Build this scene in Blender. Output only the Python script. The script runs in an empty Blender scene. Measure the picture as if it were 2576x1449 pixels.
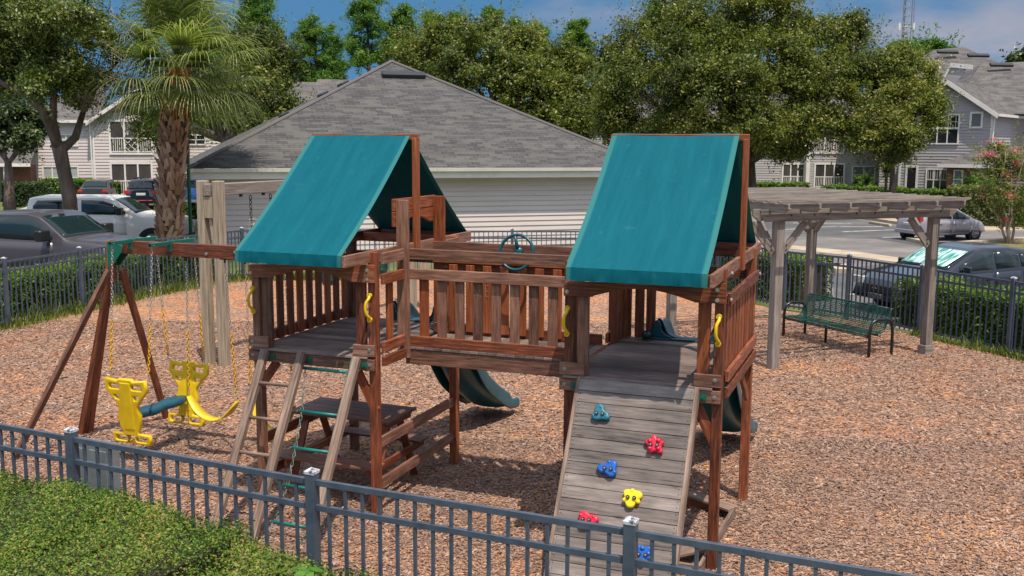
import bpy, bmesh, math, random
import numpy as np
from mathutils import Vector, Matrix
random.seed(7); RG = np.random.default_rng(11)
SC = bpy.context.scene; C = SC.collection
def R_(d): return math.radians(d)
# ------------------------------------------------------------------ camera
PITCH, ROLL, CAMH, FPX = 0.14254, 0.0044, 3.75, 2530.0
cp, sp = math.cos(PITCH), math.sin(PITCH); cr, sr = math.cos(ROLL), math.sin(ROLL)
cF = Vector((0, cp, -sp)); R0 = Vector((1, 0, 0)); U0 = Vector((0, sp, cp))
cR = cr*R0 + sr*U0; cU = cr*U0 - sr*R0
cam = bpy.data.cameras.new('camera'); camo = bpy.data.objects.new('camera', cam); C.objects.link(camo)
M = Matrix((cR, cU, -cF)).transposed().to_4x4(); M.translation = (0, 0, CAMH); camo.matrix_world = M
cam.sensor_width = 36; cam.lens = 36*FPX/2576; cam.clip_start = .1; cam.clip_end = 3000
SC.camera = camo
# ------------------------------------------------------------------ sky and sun
SUN = Vector((.159, -.382, 1)).normalized()
el = math.asin(SUN.z); az = math.atan2(SUN.x, SUN.y)
w = bpy.data.worlds.new('World'); SC.world = w; w.use_nodes = True
nt = w.node_tree; nt.nodes.clear(); N = nt.nodes.new; Lk = nt.links.new
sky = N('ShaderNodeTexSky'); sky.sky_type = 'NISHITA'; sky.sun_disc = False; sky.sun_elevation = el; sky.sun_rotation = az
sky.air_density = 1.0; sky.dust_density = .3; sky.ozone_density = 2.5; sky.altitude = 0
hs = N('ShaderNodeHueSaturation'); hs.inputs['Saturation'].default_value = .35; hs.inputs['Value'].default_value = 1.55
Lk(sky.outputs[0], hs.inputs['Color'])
tc = N('ShaderNodeTexCoord'); mp = N('ShaderNodeMapping'); mp.inputs['Scale'].default_value = (1, 1, 2.6); mp.inputs['Location'].default_value = (.35, .1, .0)
Lk(tc.outputs['Generated'], mp.inputs['Vector'])
cn = N('ShaderNodeTexNoise'); cn.inputs['Scale'].default_value = 3.4; cn.inputs['Detail'].default_value = 7; cn.inputs['Roughness'].default_value = .55
Lk(mp.outputs[0], cn.inputs['Vector'])
sx = N('ShaderNodeSeparateXYZ'); Lk(tc.outputs['Generated'], sx.inputs[0])
bias = N('ShaderNodeMath'); bias.operation = 'MULTIPLY_ADD'; bias.inputs[1].default_value = .28; Lk(sx.outputs['X'], bias.inputs[0]); Lk(cn.outputs['Fac'], bias.inputs[2])
cr_ = N('ShaderNodeValToRGB'); cr_.color_ramp.elements[0].position = .60; cr_.color_ramp.elements[1].position = .78
cr_.color_ramp.elements[1].color = (.8, .8, .8, 1); Lk(bias.outputs[0], cr_.inputs['Fac'])
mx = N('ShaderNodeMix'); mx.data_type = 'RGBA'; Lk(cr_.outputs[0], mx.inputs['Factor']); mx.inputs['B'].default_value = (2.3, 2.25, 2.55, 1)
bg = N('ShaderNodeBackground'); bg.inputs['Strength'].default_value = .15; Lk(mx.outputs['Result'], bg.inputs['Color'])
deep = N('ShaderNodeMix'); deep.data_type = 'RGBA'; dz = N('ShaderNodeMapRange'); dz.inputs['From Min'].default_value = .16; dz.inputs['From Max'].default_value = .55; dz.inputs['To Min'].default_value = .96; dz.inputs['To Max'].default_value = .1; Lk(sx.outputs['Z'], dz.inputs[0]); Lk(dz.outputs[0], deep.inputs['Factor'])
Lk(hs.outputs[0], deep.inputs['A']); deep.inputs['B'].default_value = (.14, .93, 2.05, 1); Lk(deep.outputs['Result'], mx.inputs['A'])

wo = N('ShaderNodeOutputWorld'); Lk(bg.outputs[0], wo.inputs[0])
sl = bpy.data.lights.new('sun', 'SUN'); sl.energy = 4.0; sl.angle = R_(.5); sl.color = (1, .89, .75)
so = bpy.data.objects.new('sun', sl); C.objects.link(so); so.rotation_euler = SUN.to_track_quat('Z', 'Y').to_euler()
SC.view_settings.view_transform = 'Standard'; SC.view_settings.look = 'None'; SC.view_settings.exposure = .35; SC.view_settings.gamma = 1
# ------------------------------------------------------------------ survey helpers (photo plan units of 2576 wide)
def ray(x, y): return (x-1288)/FPX*cR - (y-724.5)/FPX*cU + cF
def gz(x, y, z=0): d = ray(x, y); return Vector((0, 0, CAMH)) + d*((z-CAMH)/d.z)
def gy(x, y, Y): d = ray(x, y); return Vector((0, 0, CAMH)) + d*(Y/d.y)
# ------------------------------------------------------------------ materials
MATS = {}
def mat(name, col=(.5, .5, .5), rough=.6, metal=0, spec=.5, var=None, scale=5, stretch=(1, 1, 1), cols=None, bump=0, trans=0, coat=0, obj_rand=0, detail=6, rndfac=0, knots=0):
    """principled; cols = list of (pos,color) noise ramp; rndfac mixes the per-face 'rnd' attribute into the ramp"""
    if name in MATS: return MATS[name]
    m = bpy.data.materials.new(name); m.use_nodes = True; t = m.node_tree; b = t.nodes['Principled BSDF']; n = t.nodes.new; l = t.links.new
    b.inputs['Base Color'].default_value = (*col, 1); b.inputs['Roughness'].default_value = rough; b.inputs['Metallic'].default_value = metal
    b.inputs['Specular IOR Level'].default_value = spec
    if coat: b.inputs['Coat Weight'].default_value = coat; b.inputs['Coat Roughness'].default_value = .06
    if cols:
        tcx = n('ShaderNodeTexCoord'); mpx = n('ShaderNodeMapping'); mpx.inputs['Scale'].default_value = stretch; l(tcx.outputs['Object'], mpx.inputs[0])
        vec = mpx.outputs[0]
        if obj_rand:
            oi = n('ShaderNodeObjectInfo'); ad = n('ShaderNodeVectorMath'); ad.operation = 'ADD'; l(mpx.outputs[0], ad.inputs[0])
            sc = n('ShaderNodeMath'); sc.operation = 'MULTIPLY'; sc.inputs[1].default_value = 37; l(oi.outputs['Random'], sc.inputs[0]); l(sc.outputs[0], ad.inputs[1]); vec = ad.outputs[0]
        nz = n('ShaderNodeTexNoise'); nz.inputs['Scale'].default_value = scale; nz.inputs['Detail'].default_value = detail; nz.inputs['Roughness'].default_value = .65; l(vec, nz.inputs['Vector'])
        f = nz.outputs['Fac']
        if obj_rand:
            a = n('ShaderNodeMath'); a.operation = 'MULTIPLY_ADD'; a.inputs[1].default_value = obj_rand; l(oi.outputs['Random'], a.inputs[0]); l(f, a.inputs[2])
            s2 = n('ShaderNodeMath'); s2.operation = 'SUBTRACT'; s2.inputs[1].default_value = obj_rand/2; l(a.outputs[0], s2.inputs[0]); f = s2.outputs[0]
        if rndfac:
            at = n('ShaderNodeAttribute'); at.attribute_name = 'rnd'
            a = n('ShaderNodeMath'); a.operation = 'MULTIPLY_ADD'; a.inputs[1].default_value = rndfac; l(at.outputs['Fac'], a.inputs[0]); l(f, a.inputs[2])
            s2 = n('ShaderNodeMath'); s2.operation = 'SUBTRACT'; s2.inputs[1].default_value = rndfac/2; l(a.outputs[0], s2.inputs[0]); f = s2.outputs[0]
        rp = n('ShaderNodeValToRGB'); e = rp.color_ramp.elements
        while len(e) < len(cols): e.new(.5)
        for i, (p, c) in enumerate(cols): e[i].position = p; e[i].color = (*c, 1)
        l(f, rp.inputs['Fac']); l(rp.outputs[0], b.inputs['Base Color'])
        if knots:
            mk = n('ShaderNodeMapping'); mk.inputs['Scale'].default_value = (4.2, 11, 11); l(vec if not obj_rand else ad.outputs[0], mk.inputs[0]) if False else l(tcx.outputs['Object'], mk.inputs[0])
            va = n('ShaderNodeVectorMath'); va.operation = 'ADD'; l(mk.outputs[0], va.inputs[0]); oi2 = n('ShaderNodeObjectInfo'); s3 = n('ShaderNodeMath'); s3.operation = 'MULTIPLY'; s3.inputs[1].default_value = 53; l(oi2.outputs['Random'], s3.inputs[0]); l(s3.outputs[0], va.inputs[1])
            vk = n('ShaderNodeTexVoronoi'); vk.inputs['Scale'].default_value = .55; vk.inputs['Randomness'].default_value = 1; l(va.outputs[0], vk.inputs['Vector'])
            kr = n('ShaderNodeValToRGB'); ke = kr.color_ramp.elements; ke[0].position = .05; ke[0].color = (.35, .3, .28, 1); ke[1].position = .13; ke[1].color = (1, 1, 1, 1); l(vk.outputs['Distance'], kr.inputs[0])
            sn = n('ShaderNodeTexNoise'); sn.inputs['Scale'].default_value = 2.3; sn.inputs['Detail'].default_value = 5; l(tcx.outputs['Object'], sn.inputs['Vector']); sr = n('ShaderNodeMapRange'); sr.inputs['From Min'].default_value = .3; sr.inputs['From Max'].default_value = .7; sr.inputs['To Min'].default_value = 1-knots*.35; sr.inputs['To Max'].default_value = 1+knots*.3; l(sn.outputs['Fac'], sr.inputs[0])
            m1 = n('ShaderNodeMix'); m1.data_type = 'RGBA'; m1.blend_type = 'MULTIPLY'; m1.inputs['Factor'].default_value = knots; l(rp.outputs[0], m1.inputs['A']); l(kr.outputs[0], m1.inputs['B'])
            m2 = n('ShaderNodeMix'); m2.data_type = 'RGBA'; m2.blend_type = 'MULTIPLY'; m2.inputs['Factor'].default_value = 1; l(m1.outputs['Result'], m2.inputs['A']); l(sr.outputs[0], m2.inputs['B']); l(m2.outputs['Result'], b.inputs['Base Color'])
        if bump:
            bp = n('ShaderNodeBump'); bp.inputs['Strength'].default_value = bump; bp.inputs['Distance'].default_value = .01; l(nz.outputs['Fac'], bp.inputs['Height']); l(bp.outputs[0], b.inputs['Normal'])
    MATS[name] = m; return m
def leafmat(name, ramp, rough=.5, tr=.35, spec=.35):
    if name in MATS: return MATS[name]
    m = bpy.data.materials.new(name); m.use_nodes = True; t = m.node_tree; n = t.nodes.new; l = t.links.new; b = t.nodes['Principled BSDF']; o = t.nodes['Material Output']
    at = n('ShaderNodeAttribute'); at.attribute_name = 'rnd'; rp = n('ShaderNodeValToRGB'); e = rp.color_ramp.elements
    while len(e) < len(ramp): e.new(.5)
    for i, (p, c) in enumerate(ramp): e[i].position = p; e[i].color = (*c, 1)
    l(at.outputs['Fac'], rp.inputs[0]); l(rp.outputs[0], b.inputs['Base Color']); b.inputs['Roughness'].default_value = rough; b.inputs['Specular IOR Level'].default_value = spec
    if tr:
        tl = n('ShaderNodeBsdfTranslucent'); g = n('ShaderNodeMix'); g.data_type = 'RGBA'; g.blend_type = 'MULTIPLY'; g.inputs['Factor'].default_value = 1
        l(rp.outputs[0], g.inputs['A']); g.inputs['B'].default_value = (1.3, 1.6, .6, 1); l(g.outputs['Result'], tl.inputs[0])
        ms = n('ShaderNodeMixShader'); ms.inputs[0].default_value = tr; l(b.outputs[0], ms.inputs[1]); l(tl.outputs[0], ms.inputs[2]); l(ms.outputs[0], o.inputs['Surface'])
    MATS[name] = m; return m
def brickmat(name, c1, c2, mortar, bw, bh, ms, third=None, rough=.85, offs=.5, fine=0):
    m = bpy.data.materials.new(name); m.use_nodes = True; t = m.node_tree; n = t.nodes.new; l = t.links.new; b = t.nodes['Principled BSDF']
    uv = n('ShaderNodeUVMap'); uv.uv_map = 'uv'
    br = n('ShaderNodeTexBrick'); br.inputs['Scale'].default_value = 1; br.inputs['Brick Width'].default_value = bw; br.inputs['Row Height'].default_value = bh
    br.inputs['Mortar Size'].default_value = ms; br.inputs['Mortar Smooth'].default_value = .2; br.offset = offs
    br.inputs['Color1'].default_value = (*c1, 1); br.inputs['Color2'].default_value = (*c2, 1); br.inputs['Mortar'].default_value = (*mortar, 1); br.inputs['Bias'].default_value = 0
    l(uv.outputs[0], br.inputs['Vector']); out = br.outputs['Color']
    nz = n('ShaderNodeTexNoise'); nz.inputs['Scale'].default_value = .9; nz.inputs['Detail'].default_value = 8; l(uv.outputs[0], nz.inputs['Vector'])
    if third:
        b2 = n('ShaderNodeTexBrick'); b2.inputs['Scale'].default_value = 1; b2.inputs['Brick Width'].default_value = bw*1.37; b2.inputs['Row Height'].default_value = bh; b2.inputs['Mortar Size'].default_value = 0
        b2.inputs['Color1'].default_value = (0, 0, 0, 1); b2.inputs['Color2'].default_value = (1, 1, 1, 1); l(uv.outputs[0], b2.inputs['Vector'])
        cr3 = n('ShaderNodeValToRGB'); cr3.color_ramp.elements[0].position = .45; cr3.color_ramp.elements[1].position = .75; l(b2.outputs['Color'], cr3.inputs[0])
        mm = n('ShaderNodeMix'); mm.data_type = 'RGBA'; l(cr3.outputs[0], mm.inputs['Factor']); l(out, mm.inputs['A']); mm.inputs['B'].default_value = (*third, 1); out = mm.outputs['Result']
    mr = n('ShaderNodeMapRange'); mr.inputs['To Min'].default_value = .88; mr.inputs['To Max'].default_value = 1.12; mr.inputs['From Min'].default_value = .3; mr.inputs['From Max'].default_value = .7; l(nz.outputs['Fac'], mr.inputs[0])
    mu = n('ShaderNodeMix'); mu.data_type = 'RGBA'; mu.blend_type = 'MULTIPLY'; mu.inputs['Factor'].default_value = 1; l(out, mu.inputs['A']); l(mr.outputs[0], mu.inputs['B']); l(mu.outputs['Result'], b.inputs['Base Color'])
    bp = n('ShaderNodeBump'); bp.inputs['Strength'].default_value = .5; bp.inputs['Distance'].default_value = .02; bp.invert = True; l(br.outputs['Fac'], bp.inputs['Height']); l(bp.outputs[0], b.inputs['Normal'])
    b.inputs['Roughness'].default_value = rough; b.inputs['Specular IOR Level'].default_value = .2
    MATS[name] = m; return m
ST = [(.27, (.045, .013, .007)), (.43, (.14, .036, .015)), (.56, (.25, .068, .027)), (.72, (.36, .14, .078))]
stain = mat('stained_cedar', rough=.55, cols=ST, scale=3.2, stretch=(1.3, 16, 16), obj_rand=.22, bump=.35, detail=7, knots=.8)
sunst = mat('faded_cedar', rough=.6, cols=[(.28, (.06, .026, .017)), (.45, (.16, .072, .045)), (.6, (.26, .125, .083)), (.75, (.35, .20, .14))], scale=3.0, stretch=(1.2, 15, 15), obj_rand=.2, bump=.4, detail=7, knots=.8)
orange = mat('orange_cedar', rough=.55, cols=[(.3, (.11, .028, .010)), (.5, (.27, .068, .020)), (.7, (.37, .13, .055))], scale=3.0, stretch=(1.2, 15, 15), obj_rand=.15, bump=.3)
deckm = mat('weathered_deck', rough=.75, cols=[(.3, (.05, .035, .032)), (.48, (.135, .10, .088)), (.62, (.20, .15, .13)), (.78, (.30, .22, .17))], scale=3.2, stretch=(1.1, 13, 13), rndfac=.3, bump=.5, detail=8, knots=.8)
rampm = mat('weathered_ramp', rough=.75, cols=[(.25, (.055, .046, .043)), (.42, (.135, .112, .102)), (.6, (.195, .163, .148)), (.8, (.30, .255, .23))], scale=3.0, stretch=(1.0, 12, 12), rndfac=.3, bump=.5, detail=8, knots=.8)
ladm = mat('weathered_pole', rough=.75, cols=[(.28, (.07, .045, .035)), (.46, (.19, .13, .10)), (.62, (.30, .21, .16)), (.78, (.42, .32, .25))], scale=2.6, stretch=(1.0, 14, 14), obj_rand=.12, bump=.5, detail=8, knots=.7)
gray = mat('grey_timber', rough=.8, cols=[(.25, (.07, .058, .05)), (.42, (.175, .15, .13)), (.6, (.26, .225, .20)), (.8, (.38, .35, .31))], scale=2.4, stretch=(.8, 11, 11), obj_rand=.14, bump=.5, detail=8)
cream = mat('bleached_timber', rough=.8, cols=[(.24, (.08, .06, .04)), (.4, (.26, .205, .145)), (.55, (.37, .31, .235)), (.8, (.47, .42, .34))], scale=2.2, stretch=(.7, 13, 13), obj_rand=.1, bump=.6, detail=8)
steel = mat('galvanised_bolt', (.55, .55, .55), .35, .9)
tealm = mat('teal_plastic', rough=.4, cols=[(.3, (.0, .12, .11)), (.7, (.0, .20, .17))], scale=4, detail=3)
greenp = mat('green_steel', (.004, .12, .085), .4)
slidem = mat('blue_green_plastic', rough=.33, cols=[(.3, (.005, .06, .085)), (.7, (.008, .10, .13))], scale=3)
yel = mat('yellow_plastic', rough=.42, cols=[(.3, (.62, .40, .003)), (.7, (.80, .56, .008))], scale=5)
ychain = mat('yellow_coating', (.62, .33, .01), .5)
chainm = mat('zinc_chain', (.42, .40, .40), .4, .7)
bluep = mat('blue_plastic', rough=.45, cols=[(.3, (.004, .05, .085)), (.7, (.008, .09, .14))], scale=6)
holdb = mat('royal_blue_plastic', (.008, .10, .42), .38); holdr = mat('crimson_plastic', (.60, .012, .045), .38); holdt = mat('dull_teal_plastic', (.012, .14, .21), .42); holdy = mat('lemon_plastic', (.85, .66, .01), .42)
fencem = mat('powder_coated_fence', rough=.45, cols=[(.3, (.040, .055, .083)), (.7, (.085, .108, .150))], scale=6, bump=.1)
capm = mat('dirty_cap', rough=.7, cols=[(.42, (.05, .06, .09)), (.5, (.45, .46, .5)), (.7, (.6, .6, .6))], scale=30)
def tarpmat():
    m = bpy.data.materials.new('teal_canvas'); m.use_nodes = True; t = m.node_tree; n = t.nodes.new; l = t.links.new; b = t.nodes['Principled BSDF']; o = t.nodes['Material Output']
    tcx = n('ShaderNodeTexCoord'); mpx = n('ShaderNodeMapping'); mpx.inputs['Scale'].default_value = (7, .9, .9); l(tcx.outputs['Object'], mpx.inputs[0])
    nz = n('ShaderNodeTexNoise'); nz.inputs['Scale'].default_value = 1.6; nz.inputs['Detail'].default_value = 8; nz.inputs['Roughness'].default_value = .6; l(mpx.outputs[0], nz.inputs['Vector'])
    rp = n('ShaderNodeValToRGB'); e = rp.color_ramp.elements; e[0].position = .3; e[0].color = (.0, .084, .118, 1); e[1].position = .75; e[1].color = (.003, .108, .145, 1); l(nz.outputs['Fac'], rp.inputs[0])
    # bleached hem near the cloth's edges (real fading of the cloth), from the uv
    uv = n('ShaderNodeUVMap'); uv.uv_map = 'uv'; sp_ = n('ShaderNodeSeparateXYZ'); l(uv.outputs[0], sp_.inputs[0])
    s = n('ShaderNodeMath'); s.operation = 'SUBTRACT'; s.inputs[1].default_value = .5; l(sp_.outputs['X'], s.inputs[0]); a = n('ShaderNodeMath'); a.operation = 'ABSOLUTE'; l(s.outputs[0], a.inputs[0])
    mr = n('ShaderNodeMapRange'); mr.inputs['From Min'].default_value = .452; mr.inputs['From Max'].default_value = .468; l(a.outputs[0], mr.inputs[0])
    mm = n('ShaderNodeMix'); mm.data_type = 'RGBA'; l(mr.outputs[0], mm.inputs['Factor']); l(rp.outputs[0], mm.inputs['A']); mm.inputs['B'].default_value = (.03, .16, .165, 1)
    l(mm.outputs['Result'], b.inputs['Base Color']); b.inputs['Roughness'].default_value = .75; b.inputs['Specular IOR Level'].default_value = .12
    w2 = n('ShaderNodeTexNoise'); w2.inputs['Scale'].default_value = 260; l(tcx.outputs['Object'], w2.inputs['Vector']); bp = n('ShaderNodeBump'); bp.inputs['Strength'].default_value = .25; bp.inputs['Distance'].default_value = .002; l(w2.outputs['Fac'], bp.inputs['Height'])
    w3 = n('ShaderNodeTexNoise'); w3.inputs['Scale'].default_value = 2.2; w3.inputs['Detail'].default_value = 4; w3.inputs['Distortion'].default_value = .8; l(mpx.outputs[0], w3.inputs['Vector']); b3 = n('ShaderNodeBump'); b3.inputs['Strength'].default_value = .35; b3.inputs['Distance'].default_value = .02; l(w3.outputs['Fac'], b3.inputs['Height']); l(bp.outputs[0], b3.inputs['Normal']); l(b3.outputs[0], b.inputs['Normal'])
    st = n('ShaderNodeTexNoise'); st.inputs['Scale'].default_value = 14; st.inputs['Detail'].default_value = 8; l(tcx.outputs['Object'], st.inputs['Vector']); sr = n('ShaderNodeMapRange'); sr.inputs['From Min'].default_value = .62; sr.inputs['From Max'].default_value = .75; sr.inputs['To Max'].default_value = .16; l(st.outputs['Fac'], sr.inputs[0])
    md = n('ShaderNodeMix'); md.data_type = 'RGBA'; l(sr.outputs[0], md.inputs['Factor']); l(mm.outputs['Result'], md.inputs['A']); md.inputs['B'].default_value = (.08, .19, .21, 1); l(md.outputs['Result'], b.inputs['Base Color'])
    return m
tarpm = tarpmat()
# ------------------------------------------------------------------ mesh builder
class MB:
    def __init__(s): s.v = []; s.f = []; s.r = []; s.uv = []
    def face(s, pts, r=None, uv=None):
        i = len(s.v); s.v += [tuple(p) for p in pts]; s.f.append(tuple(range(i, i+len(pts)))); s.r.append(random.random() if r is None else r)
        s.uv.append(uv if uv else [(0, 0)]*len(pts))
    def raw(s, vs, fs, r=None):
        i = len(s.v); r = random.random() if r is None else r
        s.v += [tuple(p) for p in vs]
        for f in fs: s.f.append(tuple(i+k for k in f)); s.r.append(r); s.uv.append([(0, 0)]*len(f))
    def box(s, x0, x1, y0, y1, z0, z1, m=None, r=None):
        p = [Vector(q) for q in ((x0, y0, z0), (x1, y0, z0), (x1, y1, z0), (x0, y1, z0), (x0, y0, z1), (x1, y0, z1), (x1, y1, z1), (x0, y1, z1))]
        if m is not None: p = [m @ q for q in p]
        s.raw(p, [(0, 3, 2, 1), (4, 5, 6, 7), (0, 1, 5, 4), (1, 2, 6, 5), (2, 3, 7, 6), (3, 0, 4, 7)], r); return s
    def tube(s, pts, rad, n=8, closed=False, caps=True, r=None):
        pts = [Vector(p) for p in pts]; k = len(pts); rad = rad if hasattr(rad, '__len__') else [rad]*k; vs = []; up = None
        for i, p in enumerate(pts):
            a = pts[(i-1) % k] if (closed or i) else p; b = pts[(i+1) % k] if (closed or i < k-1) else p
            d = (b-a).normalized()
            if up is None: up = Vector((0, 0, 1)) if abs(d.z) < .9 else Vector((1, 0, 0))
            x = up.cross(d)
            if x.length < 1e-4: x = Vector((1, 0, 0)).cross(d)
            x.normalize(); y = d.cross(x); up = y
            for j in range(n): t = 2*math.pi*j/n; vs.append(p + (x*math.cos(t)+y*math.sin(t))*rad[i])
        fs = []; m = k if closed else k-1
        for i in range(m):
            for j in range(n): i2 = (i+1) % k; j2 = (j+1) % n; fs.append((i*n+j, i*n+j2, i2*n+j2, i2*n+j))
        if caps and not closed: fs.append(tuple(reversed(range(n)))); fs.append(tuple((k-1)*n+j for j in range(n)))
        s.raw(vs, fs, r); return s
    def prism(s, poly, d, m=None, r=None):  # poly in (x,z), thickness along y 0..d
        n = len(poly); p = [Vector((x, 0, z)) for x, z in poly]+[Vector((x, d, z)) for x, z in poly]
        if m is not None: p = [m @ q for q in p]
        s.raw(p, [tuple(range(n)), tuple(reversed(range(n, 2*n)))]+[(i, i+n, (i+1) % n+n, (i+1) % n) for i in range(n)], r); return s
    def ball(s, c, r, seg=10, rings=6, sc=(1, 1, 1), rnd=None):
        vs = []; fs = []
        for i in range(rings+1):
            t = math.pi*i/rings
            for j in range(seg): a = 2*math.pi*j/seg; vs.append((c[0]+r*sc[0]*math.sin(t)*math.cos(a), c[1]+r*sc[1]*math.sin(t)*math.sin(a), c[2]+r*sc[2]*math.cos(t)))
        for i in range(rings):
            for j in range(seg): j2 = (j+1) % seg; fs.append((i*seg+j, (i+1)*seg+j, (i+1)*seg+j2, i*seg+j2))
        s.raw(vs, fs, rnd); return s
    def mesh(s, name):
        me = bpy.data.meshes.new(name); me.from_pydata(s.v, [], s.f)
        a = me.attributes.new('rnd', 'FLOAT', 'FACE'); a.data.foreach_set('value', s.r)
        u = me.uv_layers.new(name='uv'); flat = [c for f in s.uv for q in f for c in q]; u.data.foreach_set('uv', flat)
        me.update(); return me
def fix(me):
    b = bmesh.new(); b.from_mesh(me); bmesh.ops.recalc_face_normals(b, faces=b.faces); b.to_mesh(me); b.free(); return me
def link(name, me, m, parent=None, mtx=None, smooth=False, bevel=0, label=None):
    o = bpy.data.objects.new(name, me); C.objects.link(o)
    if m is not None and not me.materials: me.materials.append(m)
    if parent: o.parent = parent
    if mtx is not None: o.matrix_local = mtx
    if smooth: me.polygons.foreach_set('use_smooth', [True]*len(me.polygons))
    if bevel: bv = o.modifiers.new('b', 'BEVEL'); bv.width = bevel; bv.segments = 1; bv.limit_method = 'ANGLE'; bv.angle_limit = R_(40)
    if label: o['label'] = label
    return o
def weld(me, d=1e-4):
    b = bmesh.new(); b.from_mesh(me); bmesh.ops.remove_doubles(b, verts=b.verts, dist=d); b.to_mesh(me); b.free()
def put(name, mb, m, parent=None, mtx=None, smooth=False, bevel=0, label=None, fx=True, wd=False):
    me = mb.mesh(name)
    if wd: weld(me)
    if fx: fix(me)
    return link(name, me, m, parent, mtx, smooth, bevel, label)
def tag(o, label, cat, group=None):
    o['label'] = label; o['category'] = cat
    if group: o['group'] = group
    return o
def thing(name, label, cat, loc=(0, 0, 0), rz=0, group=None):
    o = bpy.data.objects.new(name, None); C.objects.link(o); o.location = loc; o.rotation_euler = (0, 0, rz); o.empty_display_size = .2
    return tag(o, label, cat, group)
def struct(o): o['kind'] = 'structure'; return o
def dup(root, loc=None, rz=None, label=None):
    def cc(o, par):
        c = o.copy(); C.objects.link(c); c.parent = par
        if par is not None: c.matrix_parent_inverse = o.matrix_parent_inverse.copy()
        for ch in kids.get(o, []): cc(ch, c)
        return c
    kids = {}
    for o in bpy.data.objects:
        if o.parent: kids.setdefault(o.parent, []).append(o)
    r = cc(root, None)
    if loc is not None: r.location = loc
    if rz is not None: r.rotation_euler = (0, 0, rz)
    if label: r['label'] = label
    return r
def frame_mtx(p1, p2, up=(0, 0, 1)):  # local X along p1->p2, Z near up
    p1 = Vector(p1); p2 = Vector(p2); x = (p2-p1).normalized(); u = Vector(up)
    y = u.cross(x)
    if y.length < 1e-4: y = Vector((0, 1, 0)).cross(x) if abs(x.y) < .9 else Vector((1, 0, 0)).cross(x)
    y.normalize(); z = x.cross(y); m = Matrix((x, y, z)).transposed().to_4x4(); m.translation = p1; return m, (p2-p1).length
def board(name, p1, p2, wy, hz, m, parent, up=(0, 0, 1), bevel=.004, label=None):
    """timber with its grain along local X; wy = thickness across, hz = depth along 'up'"""
    mt, L = frame_mtx(p1, p2, up); b = MB(); b.box(0, L, -wy/2, wy/2, -hz/2, hz/2)
    return put(name, b, m, parent, mt, bevel=bevel, label=label)
def vpost(name, a, b, z0, z1, wa, wb, m, parent, label=None, bevel=.004):
    mt = Matrix(((0, 1, 0, a), (0, 0, 1, b), (1, 0, 0, z0), (0, 0, 0, 1))); q = MB(); q.box(0, z1-z0, -wa/2, wa/2, -wb/2, wb/2)
    return put(name, q, m, parent, mt, bevel=bevel, label=label)
def plate(name, outer, holes, th, bev, m, parent, mtx, smooth=False, res=2):
    """flat shape with holes in local XY, thickness along Z, rounded edges"""
    cu = bpy.data.curves.new(name, 'CURVE'); cu.dimensions = '2D'; cu.fill_mode = 'BOTH'
    for ring in [outer]+holes:
        s = cu.splines.new('POLY'); s.points.add(len(ring)-1); s.use_cyclic_u = True
        for i, (x, y) in enumerate(ring): s.points[i].co = (x, y, 0, 1)
    cu.extrude = th/2-bev; cu.bevel_depth = bev; cu.bevel_resolution = res; cu.offset = -bev
    o = bpy.data.objects.new(name, cu); C.objects.link(o); dg = bpy.context.evaluated_depsgraph_get(); me = bpy.data.meshes.new_from_object(o.evaluated_get(dg))
    bpy.data.objects.remove(o); me.name = name
    me.materials.clear()
    return link(name, me, m, parent, mtx, smooth=smooth)
def smoothring(pts, it=2):
    for _ in range(it):
        q = []
        for i in range(len(pts)):
            a = pts[i]; b = pts[(i+1) % len(pts)]; q += [(a[0]*.75+b[0]*.25, a[1]*.75+b[1]*.25), (a[0]*.25+b[0]*.75, a[1]*.25+b[1]*.75)]
        pts = q
    return pts
def rrect(x0, x1, y0, y1, r, n=4):
    out = []
    for cx, cy, a0 in ((x1-r, y1-r, 0), (x0+r, y1-r, 90), (x0+r, y0+r, 180), (x1-r, y0+r, 270)):
        for i in range(n+1): t = R_(a0+90*i/n); out.append((cx+r*math.cos(t), cy+r*math.sin(t)))
    return out
def bulk(name, verts, nper, rnd, m, parent=None, loc=None):
    """mesh of many separate n-gons from numpy (N,nper,3)"""
    n = verts.shape[0]; me = bpy.data.meshes.new(name); me.vertices.add(n*nper); me.vertices.foreach_set('co', verts.astype(np.float32).ravel())
    me.loops.add(n*nper); me.loops.foreach_set('vertex_index', np.arange(n*nper, dtype=np.int32)); me.polygons.add(n); me.polygons.foreach_set('loop_start', np.arange(0, n*nper, nper, dtype=np.int32))
    me.update(calc_edges=True); a = me.attributes.new('rnd', 'FLOAT', 'FACE'); a.data.foreach_set('value', rnd.astype(np.float32)); me.materials.append(m)
    o = bpy.data.objects.new(name, me); C.objects.link(o)
    if parent: o.parent = parent
    if loc is not None: o.location = loc
    return o
def chain(mb, p1, p2, pitch=.034, lr=.012, wr=.0034, seg=8, n=4, r=None):
    p1 = Vector(p1); p2 = Vector(p2); L = (p2-p1).length; k = max(2, int(L/pitch)); d = (p2-p1)/k; mt, _ = frame_mtx(p1, p2)
    x = d.normalized(); y = mt.col[1].to_3d(); z = mt.col[2].to_3d()
    for i in range(k):
        c = p1+d*(i+.5); s = y if i % 2 else z; h = pitch*.68
        pts = [c+x*(h*math.cos(2*math.pi*j/seg))+s*(lr*math.sin(2*math.pi*j/seg)) for j in range(seg)]
        mb.tube(pts, wr, n, closed=True, r=r)
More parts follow.
